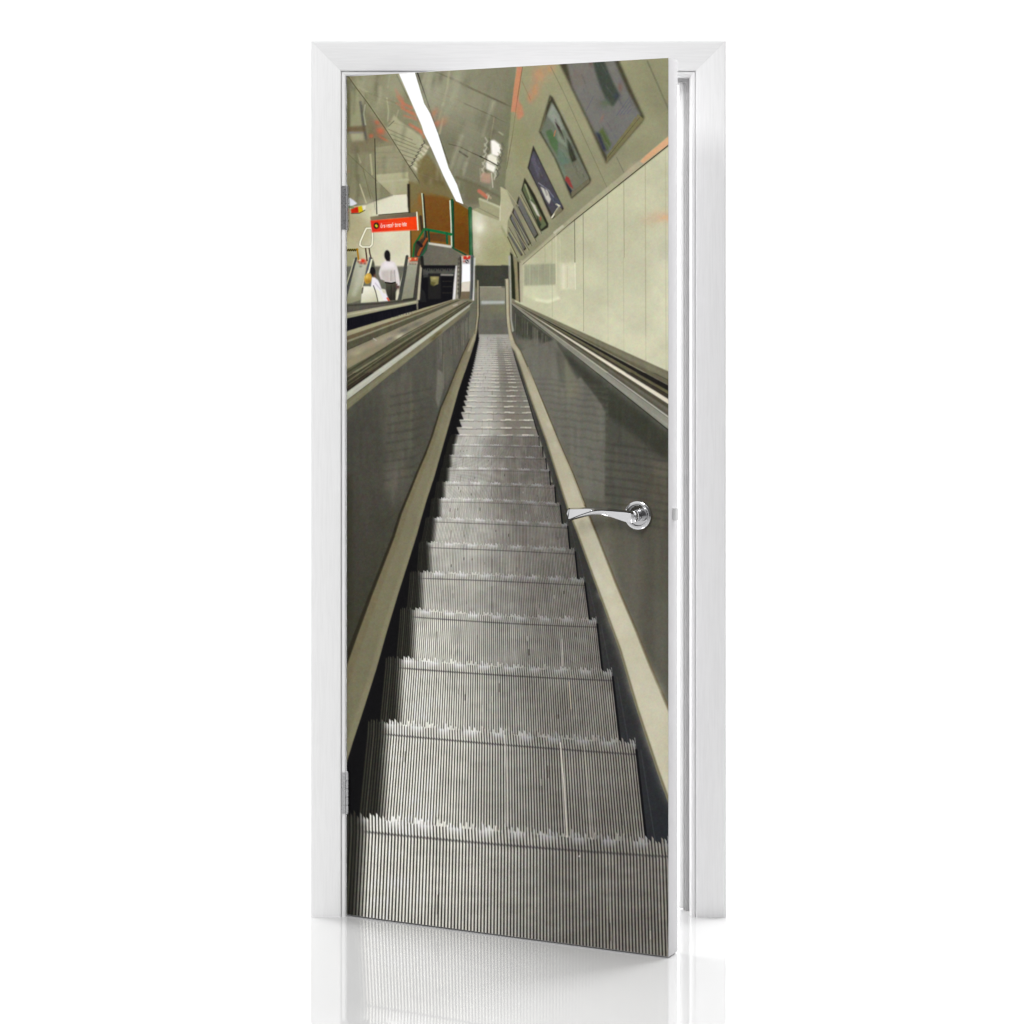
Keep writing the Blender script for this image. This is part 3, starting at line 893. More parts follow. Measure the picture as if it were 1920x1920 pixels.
# lower wall panels
poly(B(1960, 990, 1890, 1045, 1200, 1590, 930, 1800, 770, 1935, 230, 2390, 150, 2800, 1900, 3660, 1960, 3700), ramp((1000, 470), (194, 191, 153), (1200, 640), (207, 204, 170)), 1, .6)
line(B(1960, 975, 1890, 1030, 1200, 1580, 930, 1795, 760, 1930, 240, 2380), (2.0, 1.3), (52, 44, 26), .95, .5)
poly(D(215, 590, 480, 360, 640, 230, 640, 560, 250, 580), (196, 192, 152), .8, 3)
poly(D(255, 585, 610, 570, 612, 812, 255, 822), (162, 162, 130), .95, 1.2)
for k in range(26):
    x = 262 + rng.rand() * 345
    line(D(x, 580, x, 815), .7 + rng.rand(), (178, 176, 142) if k % 2 else (148, 148, 120), .4, .7)
poly(D(250, 825, 610, 815, 640, 960, 560, 1010, 380, 990, 250, 930), (208, 206, 168), .9, 2)
line(D(400, 975, 520, 1000, 640, 960), 6, (226, 224, 188), .8, 2)
poly(D(655, 560, 830, 560, 830, 855, 665, 870), (212, 207, 172), .95, 2)
line(D(700, 580, 700, 840), 5, (226, 220, 190), .6, 1.5)
line(D(742, 600, 742, 840), .9, (190, 180, 140), .8, .5)
poly(D(640, 200, 820, 80, 820, 560, 650, 560), (178, 176, 138), .6, 6)
poly(D(200, 560, 245, 560, 240, 1010, 205, 1000), (176, 168, 138), .9, 1)
for x, y0, y1, w, col, a in ((825, 70, 560, 1.1, (84, 78, 56), .85), (829, 560, 860, 1.2, (236, 232, 206), .8), (922, 0, 1330, 1.0, (110, 104, 78), .7), (915, 900, 1320, 1, (214, 208, 170), .6), (1197, -190, 1440, 1.1, (158, 152, 118), .6),
                             (1380, -350, 500, 1.1, (150, 140, 108), .8), (1375, 500, 1560, 1, (170, 160, 124), .6), (1622, -540, 1660, 1.6, (162, 154, 116), .6), (1850, -690, 1780, 2, (176, 170, 132), .4), (615, 240, 800, .9, (226, 220, 184), .8), (570, 290, 1170, .8, (150, 144, 110), .6), (660, 240, 560, .8, (210, 205, 170), .6), (490, 350, 560, .6, (140, 134, 100), .6)):
    line(D(x, y0, x + 4, y1), w, col, a, .5)
blob(1246, 408, 26, 11, (214, 158, 122), .62)
blob(1215, 414, 18, 9, (204, 170, 132), .35)
blob(1235, 485, 22, 30, (206, 200, 172), .5)
poly(D(900, 1000, 1890, 1500, 1890, 1790, 930, 1310), (212, 208, 172), .55, 12)
# post at the top of the right rail
poly(D(175, 540, 200, 560, 210, 1010, 195, 1000), (36, 30, 18), .9, .6)
poly(D(140, 500, 178, 540, 195, 1000, 150, 980), (140, 130, 92), 1, .7)
poly(D(98, 440, 128, 470, 150, 700, 160, 980, 118, 960), (34, 38, 20), 1, .8)
poly(D(0, 580, 85, 590, 85, 850, 0, 840), (56, 56, 46), .5, 1)
# ---- 4. right balustrade ---------------------------------------------------
poly(D(115, 1010, 300, 1180, 700, 1500, 1230, 1925, 1890, 2460, 1960, 2520, 1960, 8200, 1700, 8200, 900, 4200, 100, 2000, 110, 1340), ramp((1040, 760), (86, 85, 73), (1240, 1100), (84, 80, 68)), 1, .5)
poly(F(560, -100, 900, 160, 1890, 930, 1890, 1250, 1500, 1100, 1200, 1100, 1170, 660, 900, 300), (58, 58, 46), .95, 5)
poly(D(120, 1040, 240, 1130, 480, 1320, 620, 1480, 560, 1540, 440, 1420, 250, 1420, 150, 1340), (70, 70, 56), .8, 2)
for k in range(46):
    x = 150 + rng.rand() * 380
    y = 1100 + (x - 150) * .75
    line(D(x, y + 30, x, y + 120 + rng.rand() * 180), 1 + rng.rand(), (54, 52, 40) if k % 2 else (112, 108, 92), .45, .7)
poly(D(170, 1420, 420, 1430, 520, 1500, 600, 1560, 600, 1900, 400, 1900), (112, 108, 94), .8, 4)
poly(F(600, -140, 640, -60, 712, 60, 722, 100, 800, 260, 850, 330, 890, 290, 1000, 430, 1100, 560, 1168, 680, 1172, 1000, 1160, 1700, 900, 1650, 700, 1200, 300, 260, 200, 0, 500, -100), (112, 109, 96), .9, 1.8)
poly(F(590, -60, 720, 60, 722, 420, 680, 420), (84, 82, 68), .5, 2)
poly(F(720, 60, 860, 330, 880, 460, 740, 560, 712, 420), (118, 114, 92), .7, 2)
poly(F(1172, 700, 1890, 1240, 1890, 1900, 1172, 1760), (84, 82, 71), .75, 5)
poly(P(1110, 1010, 1200, 985, 1252, 1010, 1252, 1250, 1200, 1190), (100, 97, 84), .55, 10)
poly(P(1165, 930, 1200, 935, 1200, 1180, 1170, 1110), (108, 104, 90), .4, 4)
poly(P(1224, 870, 1246, 880, 1248, 1330, 1228, 1290), (112, 108, 92), .45, 4)
poly(P(1090, 930, 1140, 930, 1150, 1080, 1120, 1030), (112, 107, 92), .45, 6)
poly(F(1700, 1180, 1890, 1300, 1890, 1720, 1690, 1600), (96, 88, 72), .6, 6)
for k in range(13):
    y = 300 + k * 56 + k * k * 3
    x0 = 330 + k * 44
    pts = []
    for j in range(9):
        x = x0 + j * (1190 - x0) / 8 + 0
        pts.append((x, y + j * 10 + 9 * math.sin(j * 2.2 + k)))
    line(F(*[v for p in pts for v in p]), (2.2, 3.4), (82, 80, 70), .38, 2.6)
    line(F(*[v for p in pts for v in (p[0], p[1] + 26)]), (1.6, 2.6), (116, 112, 99), .3, 2.6)
for k in range(10):
    y = 1100 + k * 95
    line(F(1180, y - 60, 1500, y - 20, 1890, y + 50), 3.5, (58, 54, 44), .42, 2.5)
poly(F(560, 1090, 700, 1000, 900, 1500, 1000, 1800, 900, 1700), (112, 104, 84), .5, 4)
# lower reflections on the right panel
for x0, x1, y0, y1, c, a in ((1120, 1160, 960, 1180, (112, 106, 86), .4), (1200, 1252, 880, 1320, (78, 72, 58), .5), (1160, 1210, 1000, 1200, (98, 92, 78), .5), (1225, 1252, 1120, 1330, (98, 96, 84), .5)):
    poly(P(x0, y0, x1, y0 + 12, x1, y1, x0, y1 - 20), c, a, 7)
# right rail, fanned
RL = (985, 990, 996, 1000, 1003, 1007, 1010, 1014, 1018, 1024, 1034)
RR = (1790, 1890, 1945, 1952, 2010, 2055, 2104, 2165, 2295, 2322, 2450)
RC = ((118, 112, 86), (100, 94, 70), (214, 206, 180), (30, 26, 22), (98, 92, 64), (58, 52, 40), (226, 216, 192), (88, 82, 66), (190, 186, 168), (138, 136, 120))
for i in range(10):
    poly(D(118, RL[i], 1890, RR[i], 1960, RR[i] + (RR[i] - RL[i]) * .04, 1960, RR[i + 1] + (RR[i + 1] - RL[i + 1]) * .04, 1890, RR[i + 1], 118, RL[i + 1]), RC[i], 1, .45)
line(D(300, 1085, 1890, 1848), (1, 6), (128, 122, 98), .6, 2)
line(D(240, 1100, 1890, 2230), (.6, 7), (104, 100, 84), .8, 2)
line(D(240, 1090, 1890, 2195), (.4, 4), (72, 66, 46), .8, 1.5)
line(D(118, 1036, 1890, 2455), 1.2, (46, 42, 30), .9, .5)
line(D(250, 1160, 1890, 2400), (.5, 3), (152, 150, 136), .6, 1.5)
# pale bars at top of right rail
poly(D(78, 480, 104, 478, 112, 960, 116, 1200, 140, 1330, 112, 1345, 92, 1200, 88, 900), (166, 166, 150), 1, .5)
line(D(92, 600, 100, 1200, 120, 1330), 1.2, (118, 112, 92), .7, .5)
# cream trim band, right
RB_L = P(947, 524) + D(50, 1000, 62, 1330) + F(60, -110, 150, 0, 220, 200, 340, 560, 500, 1000, 640, 1450, 740, 1765) + P(1081, 999, 1109, 1077, 1137, 1153, 1161, 1219, 1193, 1330, 1231, 1446, 1253, 1508, 1262, 1530)
RB_R = P(953, 524) + D(85, 1150, 100, 1325) + F(150, -90, 212, 0, 330, 270, 470, 600, 640, 1030, 800, 1400, 930, 1740) + P(1117, 1004, 1152, 1095, 1188, 1180, 1216, 1251, 1252, 1336, 1262, 1358)
# dark groove along its right side
poly([(x + 1 + (y - 500) * .006, y) for x, y in RB_R] + [(x - 3, y) for x, y in reversed(RB_R)], (78, 62, 36), .9, .5)
poly([(x + .5 + (y - 500) * .003, y) for x, y in RB_R] + [(x - 3, y) for x, y in reversed(RB_R)], (122, 112, 84), .7, .5)
# ---- 5. steps --------------------------------------------------------------
# black wells either side of the steps
poly(P(897, 600, 890, 650, 830, 810, 740, 1113, 640, 1430, 640, 1810, 760, 1500, 850, 850, 905, 640), (13, 12, 14), 1, .8)
poly(RB_L[2:] + P(1262, 1820, 1170, 1500, 1040, 1000, 970, 780, 940, 640), ramp((1060, 980), (58, 56, 50), (1240, 1560), (40, 41, 45)), 1, .8)
# band itself
poly(RB_L + RB_R[::-1], ramp((960, 640), (168, 158, 130), (1120, 1050), (196, 188, 158)), 1, .4)
r4 = np.random.RandomState(5)
for k in range(60):
    t_ = r4.rand() ** .6
    y_ = 640 + t_ * 860
    xa = float(np.interp(y_, [q[1] for q in RB_L], [q[0] for q in RB_L])); xb = float(np.interp(y_, [q[1] for q in RB_R], [q[0] for q in RB_R]))
    s_ = .2 + .6 * r4.rand(); w_ = xb - xa
    blob(xa + w_ * s_, y_, w_ * (.12 + .2 * r4.rand()), 6 + 26 * r4.rand() * t_, ((212, 206, 182), (184, 172, 138), (202, 198, 176), (188, 182, 152))[k % 4], .4, -.36)
poly(P(1117, 1004, 1152, 1095, 1188, 1180, 1252, 1336, 1262, 1530, 1231, 1446, 1137, 1153), (206, 198, 168), .5, 9)
poly([(x - .6, y) for x, y in RB_L] + [(x + .8 + (y - 560) * .004, y) for x, y in reversed(RB_L)], (112, 104, 74), .85, .5)
line(F(300, 180, 480, 640, 640, 1020, 800, 1390, 930, 1720), 1.6, (214, 206, 172), .5, .8)

far_y = [633, 637, 641, 645, 649, 653, 657, 661, 665, 669, 673, 676.5, 680, 684, 689, 694, 700, 706, 711.7, 718, 726, 733, 743, 752.5, 763, 774, 788, 802.5, 816.7]
def edgeL(y):
    return np.interp(y, [620, 638, 671, 700, 718, 742, 766, 788, 802, 817, 906], [899, 897, 890, 882.6, 877, 871.6, 866, 860.6, 855.7, 853, 829])
def edgeR(y):
    return np.interp(y, [620, 633, 660, 700, 750, 802, 835, 857, 878, 911], [952, 954, 961, 973, 989, 1004, 1015, 1022, 1028, 1037])

# far part of the flight, seen as thin rows
poly(P(897, 600, 953, 600, 954, 640, 895, 640), (104, 101, 88), 1, .8)
ys = np.linspace(628, 906, 80)
poly([(float(edgeL(y)), float(y)) for y in ys] + [(float(edgeR(y)), float(y)) for y in ys[::-1]], ramp((910, 640), (160, 156, 146), (925, 830), (146, 140, 128)), 1, .5)
poly([(float(edgeL(y)) + 2, float(y)) for y in ys[8:]] + [(float(edgeL(y) + (edgeR(y) - edgeL(y)) * .45), float(y)) for y in ys[::-1][:-8]], (196, 192, 182), .55, 7)
poly([(float(edgeL(y) + (edgeR(y) - edgeL(y)) * .6), float(y)) for y in ys[8:]] + [(float(edgeR(y)), float(y)) for y in ys[::-1][:-8]], (104, 97, 84), .55, 7)
for k, y in enumerate(far_y):
    l, r = float(edgeL(y)), float(edgeR(y))
    w = 1.0 + (y - 633) / 110
    sp = (far_y[k + 1] - y) if k + 1 < len(far_y) else 16
    a = min(.75, .3 + (y - 640) / 220)
    nseg = 16
    for j in range(nseg):
        s0, s1 = l + 1 + (r - l - 1) * j / nseg, l + 1 + (r - l - 1) * (j + 1) / nseg
        q = (.1 + .9 * min(1, max(0, 1.8 * math.sin((j + .5) / nseg * math.pi * (3 + max(0, k - 20) * .13) + .15) ** 2 - .5))) * (.7 + .5 * rng.rand())
        yo = y + 1.0 * (j / nseg) + (rng.rand() - .5) * w * .5
        line(P(s0, yo, s1, yo + .1), w, (214, 208, 190), min(.9, a * q * 1.2), .8)
        line(P(s0, yo + w * 1.3, s1, yo + .1 + w * 1.3), w * .6, (84, 78, 68), min(.9, a * (.5 + .4 * rng.rand())), .6)
    poly(P(l + (r - l) * .6, y + 1.5 * w, r, y + 2 + 1.5 * w, r, y + sp, l + (r - l) * .6, y + sp), (112, 106, 92), .35, 1.5)
    blob(l + (r - l) * .25, y + sp / 2, (r - l) * .22, max(2, sp * .5), (196, 192, 182), .35)
    for j in range(3):
        x = l + (r - l) * (.1 + .8 * rng.rand())
        line(P(x, y + 1, x + (x - 925) * .02, y + sp), .8, (104, 98, 86), .5, .5)

# nearer steps: (left x, y), (middle x, y), (right x, y) of the comb edge, groove drop
NEAR = [
    ((846, 816.5), (925, 817.5), (1009, 819.5), 3.0),
    ((839, 834.5), (925, 835.5), (1016, 838), 3.6),
    ((832.5, 854.5), (930, 857), (1022, 859.5), 4.2),
    ((827, 879), (930, 880), (1029, 883), 5),
    ((818, 905.5), (940, 908), (1039, 912), 6),
    ((808.5, 937), (957, 940), (1049, 946), 7),
    ((798, 973), (957, 979), (1063, 985), 8),
    ((785, 1019), (957, 1026), (1077, 1032), 10),
    ((768, 1075), (957, 1082), (1095, 1089), 12),
    ((750, 1144), (957, 1158), (1118, 1165), 14.5),
    ((723, 1236), (957, 1253), (1147, 1262), 18),
    ((690, 1355), (957, 1379), (1191, 1396), 23),
    ((645, 1532), (957, 1562), (1252, 1583), 28),
    ((590, 1800), (957, 1850), (1290, 1880), 34),
]
BOTX = {11: 1210, 10: 1161, 9: 1128, 8: 1104, 7: 1082, 6: 1067, 5: 1053, 4: 1041, 3: 1031, 2: 1024, 1: 1017, 0: 1010, 12: 1262}
BOTL = {11: 672, 10: 711, 9: 742, 8: 762, 7: 781, 6: 789, 5: 804, 4: 813.5, 3: 822, 2: 828.7, 1: 834, 0: 838.5, 12: 630}
NR = 101
ribjit = rng.rand(NR * 2 + 8).astype(np.float32)
tooth = np.array([(0.15, 1.0, 0.55, 0.9, 0.35, 0.75, 0.2)[k % 7] * (.75 + .5 * rng.rand()) for k in range(NR * 2 + 8)], np.float32)
streak = smooth_noise(400, 2600, 22, 5)
for i in range(len(NEAR) - 1):
    (lx, ly), (mx, my), (rx, ry), gd = NEAR[i]
    (lx2, ly2), (mx2, my2), (rx2, ry2), gd2 = NEAR[i + 1]
    x0 = max(0, int((min(lx, lx2, BOTL[i]) - 4 - OX) * S)); x1 = min(CW, int((max(rx, BOTX[i]) + 4 - OX) * S))
    y0 = max(0, int((ly - gd - OY) * S)); y1 = min(CH, int((max(ry2, ly2) + gd2 + 4 - OY) * S))
    X, Y = np.meshgrid(PX[x0:x1], PY[y0:y1])
    qa = np.polyfit([lx, mx, rx], [ly, my, ry], 2)
    top = np.polyval(qa, X)
    qb = np.polyfit([lx2, mx2, rx2], [ly2, my2, ry2], 2)
    bot = np.polyval(qb, X)
    t = np.clip((Y - top) / np.maximum(bot - top, 1), -.2, 1.3)
    xl = lx + (BOTL[i] - lx) * t
    xr = rx + (BOTX[i] - rx) * t
    u = (X - xl) / (xr - xl)
    inband = (Y - top) < gd
    ph = u * NR + np.where(inband, 0.28 * (1 - (Y - top) / gd), 0.0)
    k = np.clip(np.floor(ph).astype(int), 0, NR * 2)
    fr = ph - np.floor(ph)
    per = (rx - lx) / NR
    con = min(1.0, max(0.16, (per - 1.0) / 2.9))
    prof = 0.5 - 0.5 * np.cos(2 * np.pi * fr)
    prof = np.clip((prof - .5) * 1.5 + .56, 0, 1)
    ed = .052 + .017 * np.clip(t, 0, 1) if i < 12 else .047 + .0 * t                    # shadow of the balustrade
    lit = np.clip((u - ed + .012) / .046, 0, 1) ** 1.4
    near = i / 12.0
    # mean tone and rib contrast across the step, bright under the lamps on the left
    w_l = np.interp(u, [0, .12, .26, .40, .52, .68, 1], [1, 1, .95, .76, .46, .16, 0])
    m_l = float(np.interp(i, [0, 4, 8, 10, 12], [176, 172, 160, 150, 149])); m_r = float(np.interp(i, [0, 6, 12], [98, 95, 91]))
    a_l = float(np.interp(i, [0, 8, 10, 12], [78, 96, 108, 116])); a_r = float(np.interp(i, [0, 8, 12], [52, 58, 54]))
    mean = m_r + (m_l - m_r) * w_l
    amp = (a_r + (a_l - a_r) * w_l) * con
    rj = (ribjit[k] - .5)
    sn = streak[np.clip((Y - 620).astype(int) * 2 % 2590, 0, 2599), np.clip((u * 380).astype(int), 0, 399)]
    sn2 = streak[np.clip((Y - 600).astype(int) // 3 + 700, 0, 2599), np.clip((u * 120).astype(int) + 150, 0, 399)]
    mean = mean * (.93 + .14 * sn) * (.94 + .12 * sn2) * (1 + .10 * rj)
    tone = mean + amp * (prof - .5) * 1.9
    warm = np.clip((tone - 40) / 140, 0, 1)[..., None]
    c = tone[..., None] * (np.array((1.07, .97, .865), np.float32) * (1 - warm) + np.array((1.015, 1.0, .94), np.float32) * warm)
    br = np.clip(.62 + .42 * w_l, 0, 1.04)
    # left part lies in shade
    dark = np.array((24, 23, 19), np.float32) + (np.array((82, 79, 64), np.float32) - np.array((22, 21, 17), np.float32)) * (prof * con * .8)[..., None] * (.5 + ribjit[k][..., None] * .6)
    c = dark + (c - dark) * lit[..., None]
    # comb band
    bandc = np.array((250, 247, 244), np.float32) * np.clip(br * 1.02, .62, 1)[..., None]
    if i < 9:
        bandc = bandc * .96
    bandc = bandc * (.80 + .20 * prof)[..., None]
    bw = (inband * lit * np.clip(1.15 - (Y - top) / gd * 2.0, 0, 1) * (.12 + .88 * np.clip(np.sin(u * np.pi * float(np.interp(i, [0, 3, 8, 12], [4.3, 5.2, 7.5, 10.5])) + .5 * i) ** 2 * 1.9 - .6 + .7 * (ribjit[k] - .5), 0, 1)))[..., None]
    c = c + (bandc - c) * np.clip(bw, 0, 1) * .85
    gw = np.clip(1 - np.abs(Y - (top + gd * .86 + .25 * gd * (fr - .5))) / (gd * .10 + .35), 0, 1)
    gcol = np.array((62, 58, 60), np.float32)
    c = c + (gcol - c) * (gw * (.8 if i > 5 else .55) * (lit * .8 + .2))[..., None]
    # teeth
    th = gd * .42 * tooth[k]
    slope = (fr - .5) * gd * .30
    m = np.clip((Y - (top - th + slope)) * S + .5, 0, 1)
    m = m * np.clip((X - xl) * S + .5, 0, 1) * np.clip((xr - X) * S + .5, 0, 1)
    m = np.where(Y - top < 0, m * np.clip(prof * 2.2, 0, 1), m)
    sub = img[y0:y1, x0:x1]
    sub += (c - sub) * m[..., None]
    # shade just right of the steps
    line([(rx + 1, ry + gd * .5), (BOTX[i] + 1.2, ry2 + 1)], 1.5 + i * .28, (10, 9, 12), .95, .6)
    line([(rx + 3 + i * .6, ry + gd * .5), (BOTX[i] + 6 + i * 1.1, ry2 + 1)], .8 + i * .12, (78, 78, 80), .35, .7)
    # marks
    for uu, aa in ((.19, .45), (.335, .25), (.47, .4), (.83, .3), (.64, .2)):
        if rng.rand() < .7:
            t0_, t1_ = rng.rand() * .4, .6 + .4 * rng.rand()
            pa = [(lx + (BOTL[i] - lx) * t_ + uu * (rx - lx + (BOTX[i] - rx - BOTL[i] + lx) * t_), float(np.polyval(qa, lx + uu * (rx - lx))) + gd + (my2 - my - gd) * t_) for t_ in (t0_, t1_)]
            line(pa, .7 + .06 * i, (70, 60, 50) if rng.rand() < .75 else (220, 214, 198), aa * .9, .6)
    for _ in range(3 + i // 2):
        uu = .12 + rng.rand() * .84; tt = .25 + .5 * rng.rand()
        x_a = lx + (BOTL[i] - lx) * tt + uu * (rx - lx + (BOTX[i] - rx - BOTL[i] + lx) * tt)
        y_a = float(np.polyval(qa, x_a)) + (my2 - my) * tt
        ln = (my2 - my) * (.04 + .10 * rng.rand())
        dx_ = ((BOTL[i] - lx) * (1 - uu) + (BOTX[i] - rx) * uu) / (my2 - my) * ln
        line(P(x_a, y_a, x_a + dx_, y_a + ln), .6 + .07 * i, (44, 36, 30) if rng.rand() < .7 else (222, 216, 202), .65, .8)

# bright worn ribs on the nearest steps
line(P(1050, 1394, 1057, 1480, 1062, 1570), 2.0, (244, 234, 218), .85, .7)
line(P(1094, 1398, 1102, 1480, 1108, 1575), 1.6, (206, 198, 182), .55, .7)
line(P(946, 1380, 950, 1470, 950, 1550), 2.0, (236, 226, 212), .7, .7)
line(P(1134, 1600, 1141, 1700, 1150, 1785), 1.6, (190, 186, 168), .4, .7)
line(P(1066, 1280, 1070, 1330), 1.8, (214, 200, 168), .7, .6)
line(P(1053, 1200, 1054, 1250), 1.5, (216, 210, 196), .7, .6)
blob(1085, 1606, 1.2, 1.4, (250, 248, 244), 1)
# ---- 6. left balustrade ----------------------------------------------------
LB_L = E(1515, -60, 1502, 30) + P(889.9, 617.5, 879.8, 641, 866, 672, 853, 703.6, 840.4, 736.5, 827.6, 766, 811.7, 818.5, 799, 853, 784, 888, 769.6, 924.7, 753, 965, 740, 1008, 720, 1060, 698, 1117, 669, 1196, 648, 1256, 636, 1290)
LB_R = E(1540, -60) + P(897.2, 590, 895.8, 617.5, 890.8, 637.6, 880.7, 670.6, 869.7, 703.6, 858.8, 736.5, 847.4, 778, 835.5, 820, 824.5, 858.8, 813.6, 897, 799.8, 939, 788, 979.6, 782, 1002, 767, 1050, 747, 1113, 725, 1186, 706, 1254, 682, 1330, 662, 1391, 648, 1437, 636, 1476)
panel = P(640, 764) + E(60, 1015, 600, 580, 1100, 180, 1485, -150) + LB_L
poly(panel, ramp((660, 1100), (62, 60, 46), (850, 660), (86, 83, 72)), 1, .6)
poly(P(640, 800, 700, 760, 740, 860, 700, 1000, 640, 1200), (66, 62, 54), .5, 12)
poly(E(440, 800, 780, 540, 800, 1400, 640, 1920, 480, 1920), (96, 92, 78), .6, 6)
poly(G(480, 0, 800, 0, 760, 280, 640, 420, 520, 360), (92, 88, 75), .5, 8)
poly(E(330, 960, 480, 820, 470, 1900, 330, 1900), (78, 75, 62), .35, 6)
poly(E(770, 480, 800, 900, 800, 1480, 760, 1480), (104, 100, 78), .35, 1.5)
poly(E(1080, 560, 1145, 600, 1150, 780, 1090, 1000, 1060, 900), (122, 119, 104), .75, 1.4)
line(E(1150, 400, 1150, 780), 2, (122, 118, 98), .5, .8)
poly(E(1080, 200, 1140, 100, 1140, 420, 1080, 560), (112, 108, 98), .5, 3)
poly(E(1130, 180, 1420, 0, 1440, 200, 1250, 600, 1160, 780), (110, 107, 92), .4, 4)
for k in range(36):
    x = 1090 + rng.rand() * 360
    y = 330 - (x - 900) * .75
    line(E(x, y + 20 + rng.rand() * 60, x + 3, y + 190 + rng.rand() * 200), .8 + rng.rand(), (128, 124, 104) if k % 2 else (74, 70, 58), .4, .6)
for k in range(10):
    y = 820 + k * 105
    line(E(560 - k * 10, y + 50, 800, y), 3.5, (56, 52, 42), .34, 2.5)
    line(E(800, y, 1000 - k * 18, y - 40), 3, (58, 54, 44), .3, 2.5)
poly(G(80, 60, 400, 400, 460, 700, 260, 1200, 80, 1500), (70, 64, 54), .35, 14)
blob(738, 905, 7, 32, (98, 90, 80), .55)
poly(G(50, 100, 110, 60, 130, 1700, 50, 1900), (50, 48, 30), .5, 4)
# dark edge left of the cream band, the band
poly([(x - 1 - (y - 590) * .012, y) for x, y in LB_L] + [(x + 2, y) for x, y in reversed(LB_L)], (42, 36, 22), .9, .9)
poly(LB_L + LB_R[::-1], ramp((880, 650), (134, 126, 96), (690, 1200), (120, 114, 84)), 1, .5)
poly([(x + .3 * (xr_ - x) if False else x + 3 + (y - 600) * .018, y) for (x, y), xr_ in zip(LB_L, [0] * len(LB_L))] + [(x - .6, y) for x, y in reversed(LB_L)], (112, 98, 66), .45, 1.4)
poly([(x + .6, y) for x, y in LB_R] + [(x - 3 - (y - 600) * .012, y) for x, y in reversed(LB_R)], (150, 142, 108), .35, 1.4)
# dark jagged wedge between the left band and the steps
wl = [(x + .6, y) for x, y in LB_R if 612 < y < 1470]
wr = []
for y0_, y1_ in zip(far_y[:-1], far_y[1:]):
    wr += [(float(edgeL(y0_)) - .2, y0_), (float(edgeL(y0_)) + 1.0 + (y0_ - 630) * .028, y1_ - .4)]
for i in range(12):
    (lx, ly), _, _, gd = NEAR[i]
    wr += [(lx - .3, ly - gd * .2), (BOTL[i] - .3, NEAR[i + 1][0][1] - NEAR[i + 1][3] * .25)]
poly(wl + wr[::-1], (13, 12, 14), .97, .6)
for y0_, y1_ in zip(far_y[8:-1], far_y[9:]):
    line(P(float(edgeR(y0_)) + 1, y0_ + 1, float(edgeR(y1_)) + .4, y1_), .8 + (y0_ - 660) * .012, (30, 28, 26), .85, .5)
# rails, fanned
LL = (-232, 130, 190, 240, 262, 342, 352, 560, 640, 660, 735, 765, 800, 815, 912, 1022)
# (left-edge heights; right-hand ends below)
LX = (1210, 1250, 1270, 1290, 1300, 1335, 1340, 1420, 1440, 1445, 1455, 1462, 1470, 1476, 1490, 1496)
LY = (-245, -225, -222, -220, -218, -215, -214, -210, -205, -203, -200, -199, -197, -194, -178, -150)
LC = ((12, 10, 18), (166, 158, 120), (104, 88, 62), (142, 136, 106), (84, 80, 58), (36, 34, 26), (142, 132, 104), (84, 82, 58), (130, 124, 92), (66, 62, 42), (84, 76, 52), (60, 50, 36), (40, 34, 26), (180, 180, 160), (122, 116, 86))
for i in range(1, 15):
    a0 = (60, LL[i]); a1 = (60, LL[i + 1])
    def ext(y, x2, y2):
        return y + (y - y2) / (x2 - 60) * 70
    poly(E(-10, ext(LL[i], LX[i], LY[i]), LX[i], LY[i], LX[i + 1], LY[i + 1], -10, ext(LL[i + 1], LX[i + 1], LY[i + 1])), LC[i], 1, .5)
poly(E(60, 420, 700, 170, 720, 110, 400, 220, 60, 380), (170, 158, 130), .7, 3)
poly(E(60, 470, 400, 330, 500, 290, 300, 420, 60, 540), (156, 142, 104), .6, 3)
for bx, by, rx_, ry_, c in ((700, 120, 12, 4, (96, 96, 84)), (540, 220, 8, 3, (120, 114, 104)), (650, 190, 8, 3, (206, 198, 170)), (850, 50, 12, 4, (104, 100, 84)), (330, 290, 10, 4, (164, 140, 112)), (180, 380, 10, 4, (178, 170, 130))):
    blob(*E(bx, by)[0], rx_, ry_, c, .8, -.4)
line(E(360, 215, 390, 235), 2, (196, 190, 170), .8, .8)
line(Cc(1260, 1405, 1300, 1390), 3, (186, 180, 160), .7, 1)
line(E(60, 600, 700, 180, 1390, -190), (3, 1), (60, 56, 36), .7, 1)
line(E(60, 705, 800, 190, 1430, -195), (2.5, .8), (112, 106, 78), .8, .8)
line(E(60, 845, 1100, 95), (3, 1), (196, 196, 182), .6, 1.5)
line(E(60, 960, 800, 400, 1400, -60), (3, 1), (136, 130, 98), .5, 1.5)
for bx, by in ((1090, 160), (1040, 215)):
    blob(*E(bx, by)[0], 8, 3, (78, 66, 34), .6, -.6)
# pit in front of the far escalator
poly(Cc(40, 1548, 250, 1492, 560, 1430, 840, 1378, 905, 1400, 905, 1436, 700, 1498, 400, 1588, 40, 1697), (12, 11, 20), 1, .6)
for k in range(40):
    x = 70 + rng.rand() * 750
    y = 1500 - (x - 250) * .2
    line(Cc(x, y + 30, x + 3, y + 100), .7, (34, 28, 36), .5, .5)
# ---- 7. the far escalators, sign and people ---------------------------------
# escalator at far left
poly(Cc(165, 900, 290, 900, 262, 1060, 240, 1160, 215, 1340, 60, 1390, 55, 1330, 110, 1120), ramp((660, 500), (176, 176, 152), (665, 565), (142, 140, 104)), 1, .6)
poly(Cc(200, 960, 270, 940, 230, 1160, 150, 1300, 110, 1300), (196, 194, 172), .6, 3)
line(Cc(165, 870, 120, 1010, 56, 1260), (4, 5.5), (70, 70, 66), 1, .7)
line(Cc(142, 880, 100, 1030, 52, 1180), 2, (190, 186, 150), 1, .6)
line(Cc(288, 930, 262, 1060, 232, 1200), 2.2, (200, 192, 150), .9, .6)
poly(Cc(310, 860, 345, 866, 370, 920, 380, 1010, 330, 1030), (82, 80, 64), 1, .8)
poly(Cc(320, 850, 348, 870, 310, 1030, 270, 1100, 262, 1060, 285, 960), (84, 88, 96), 1, .7)
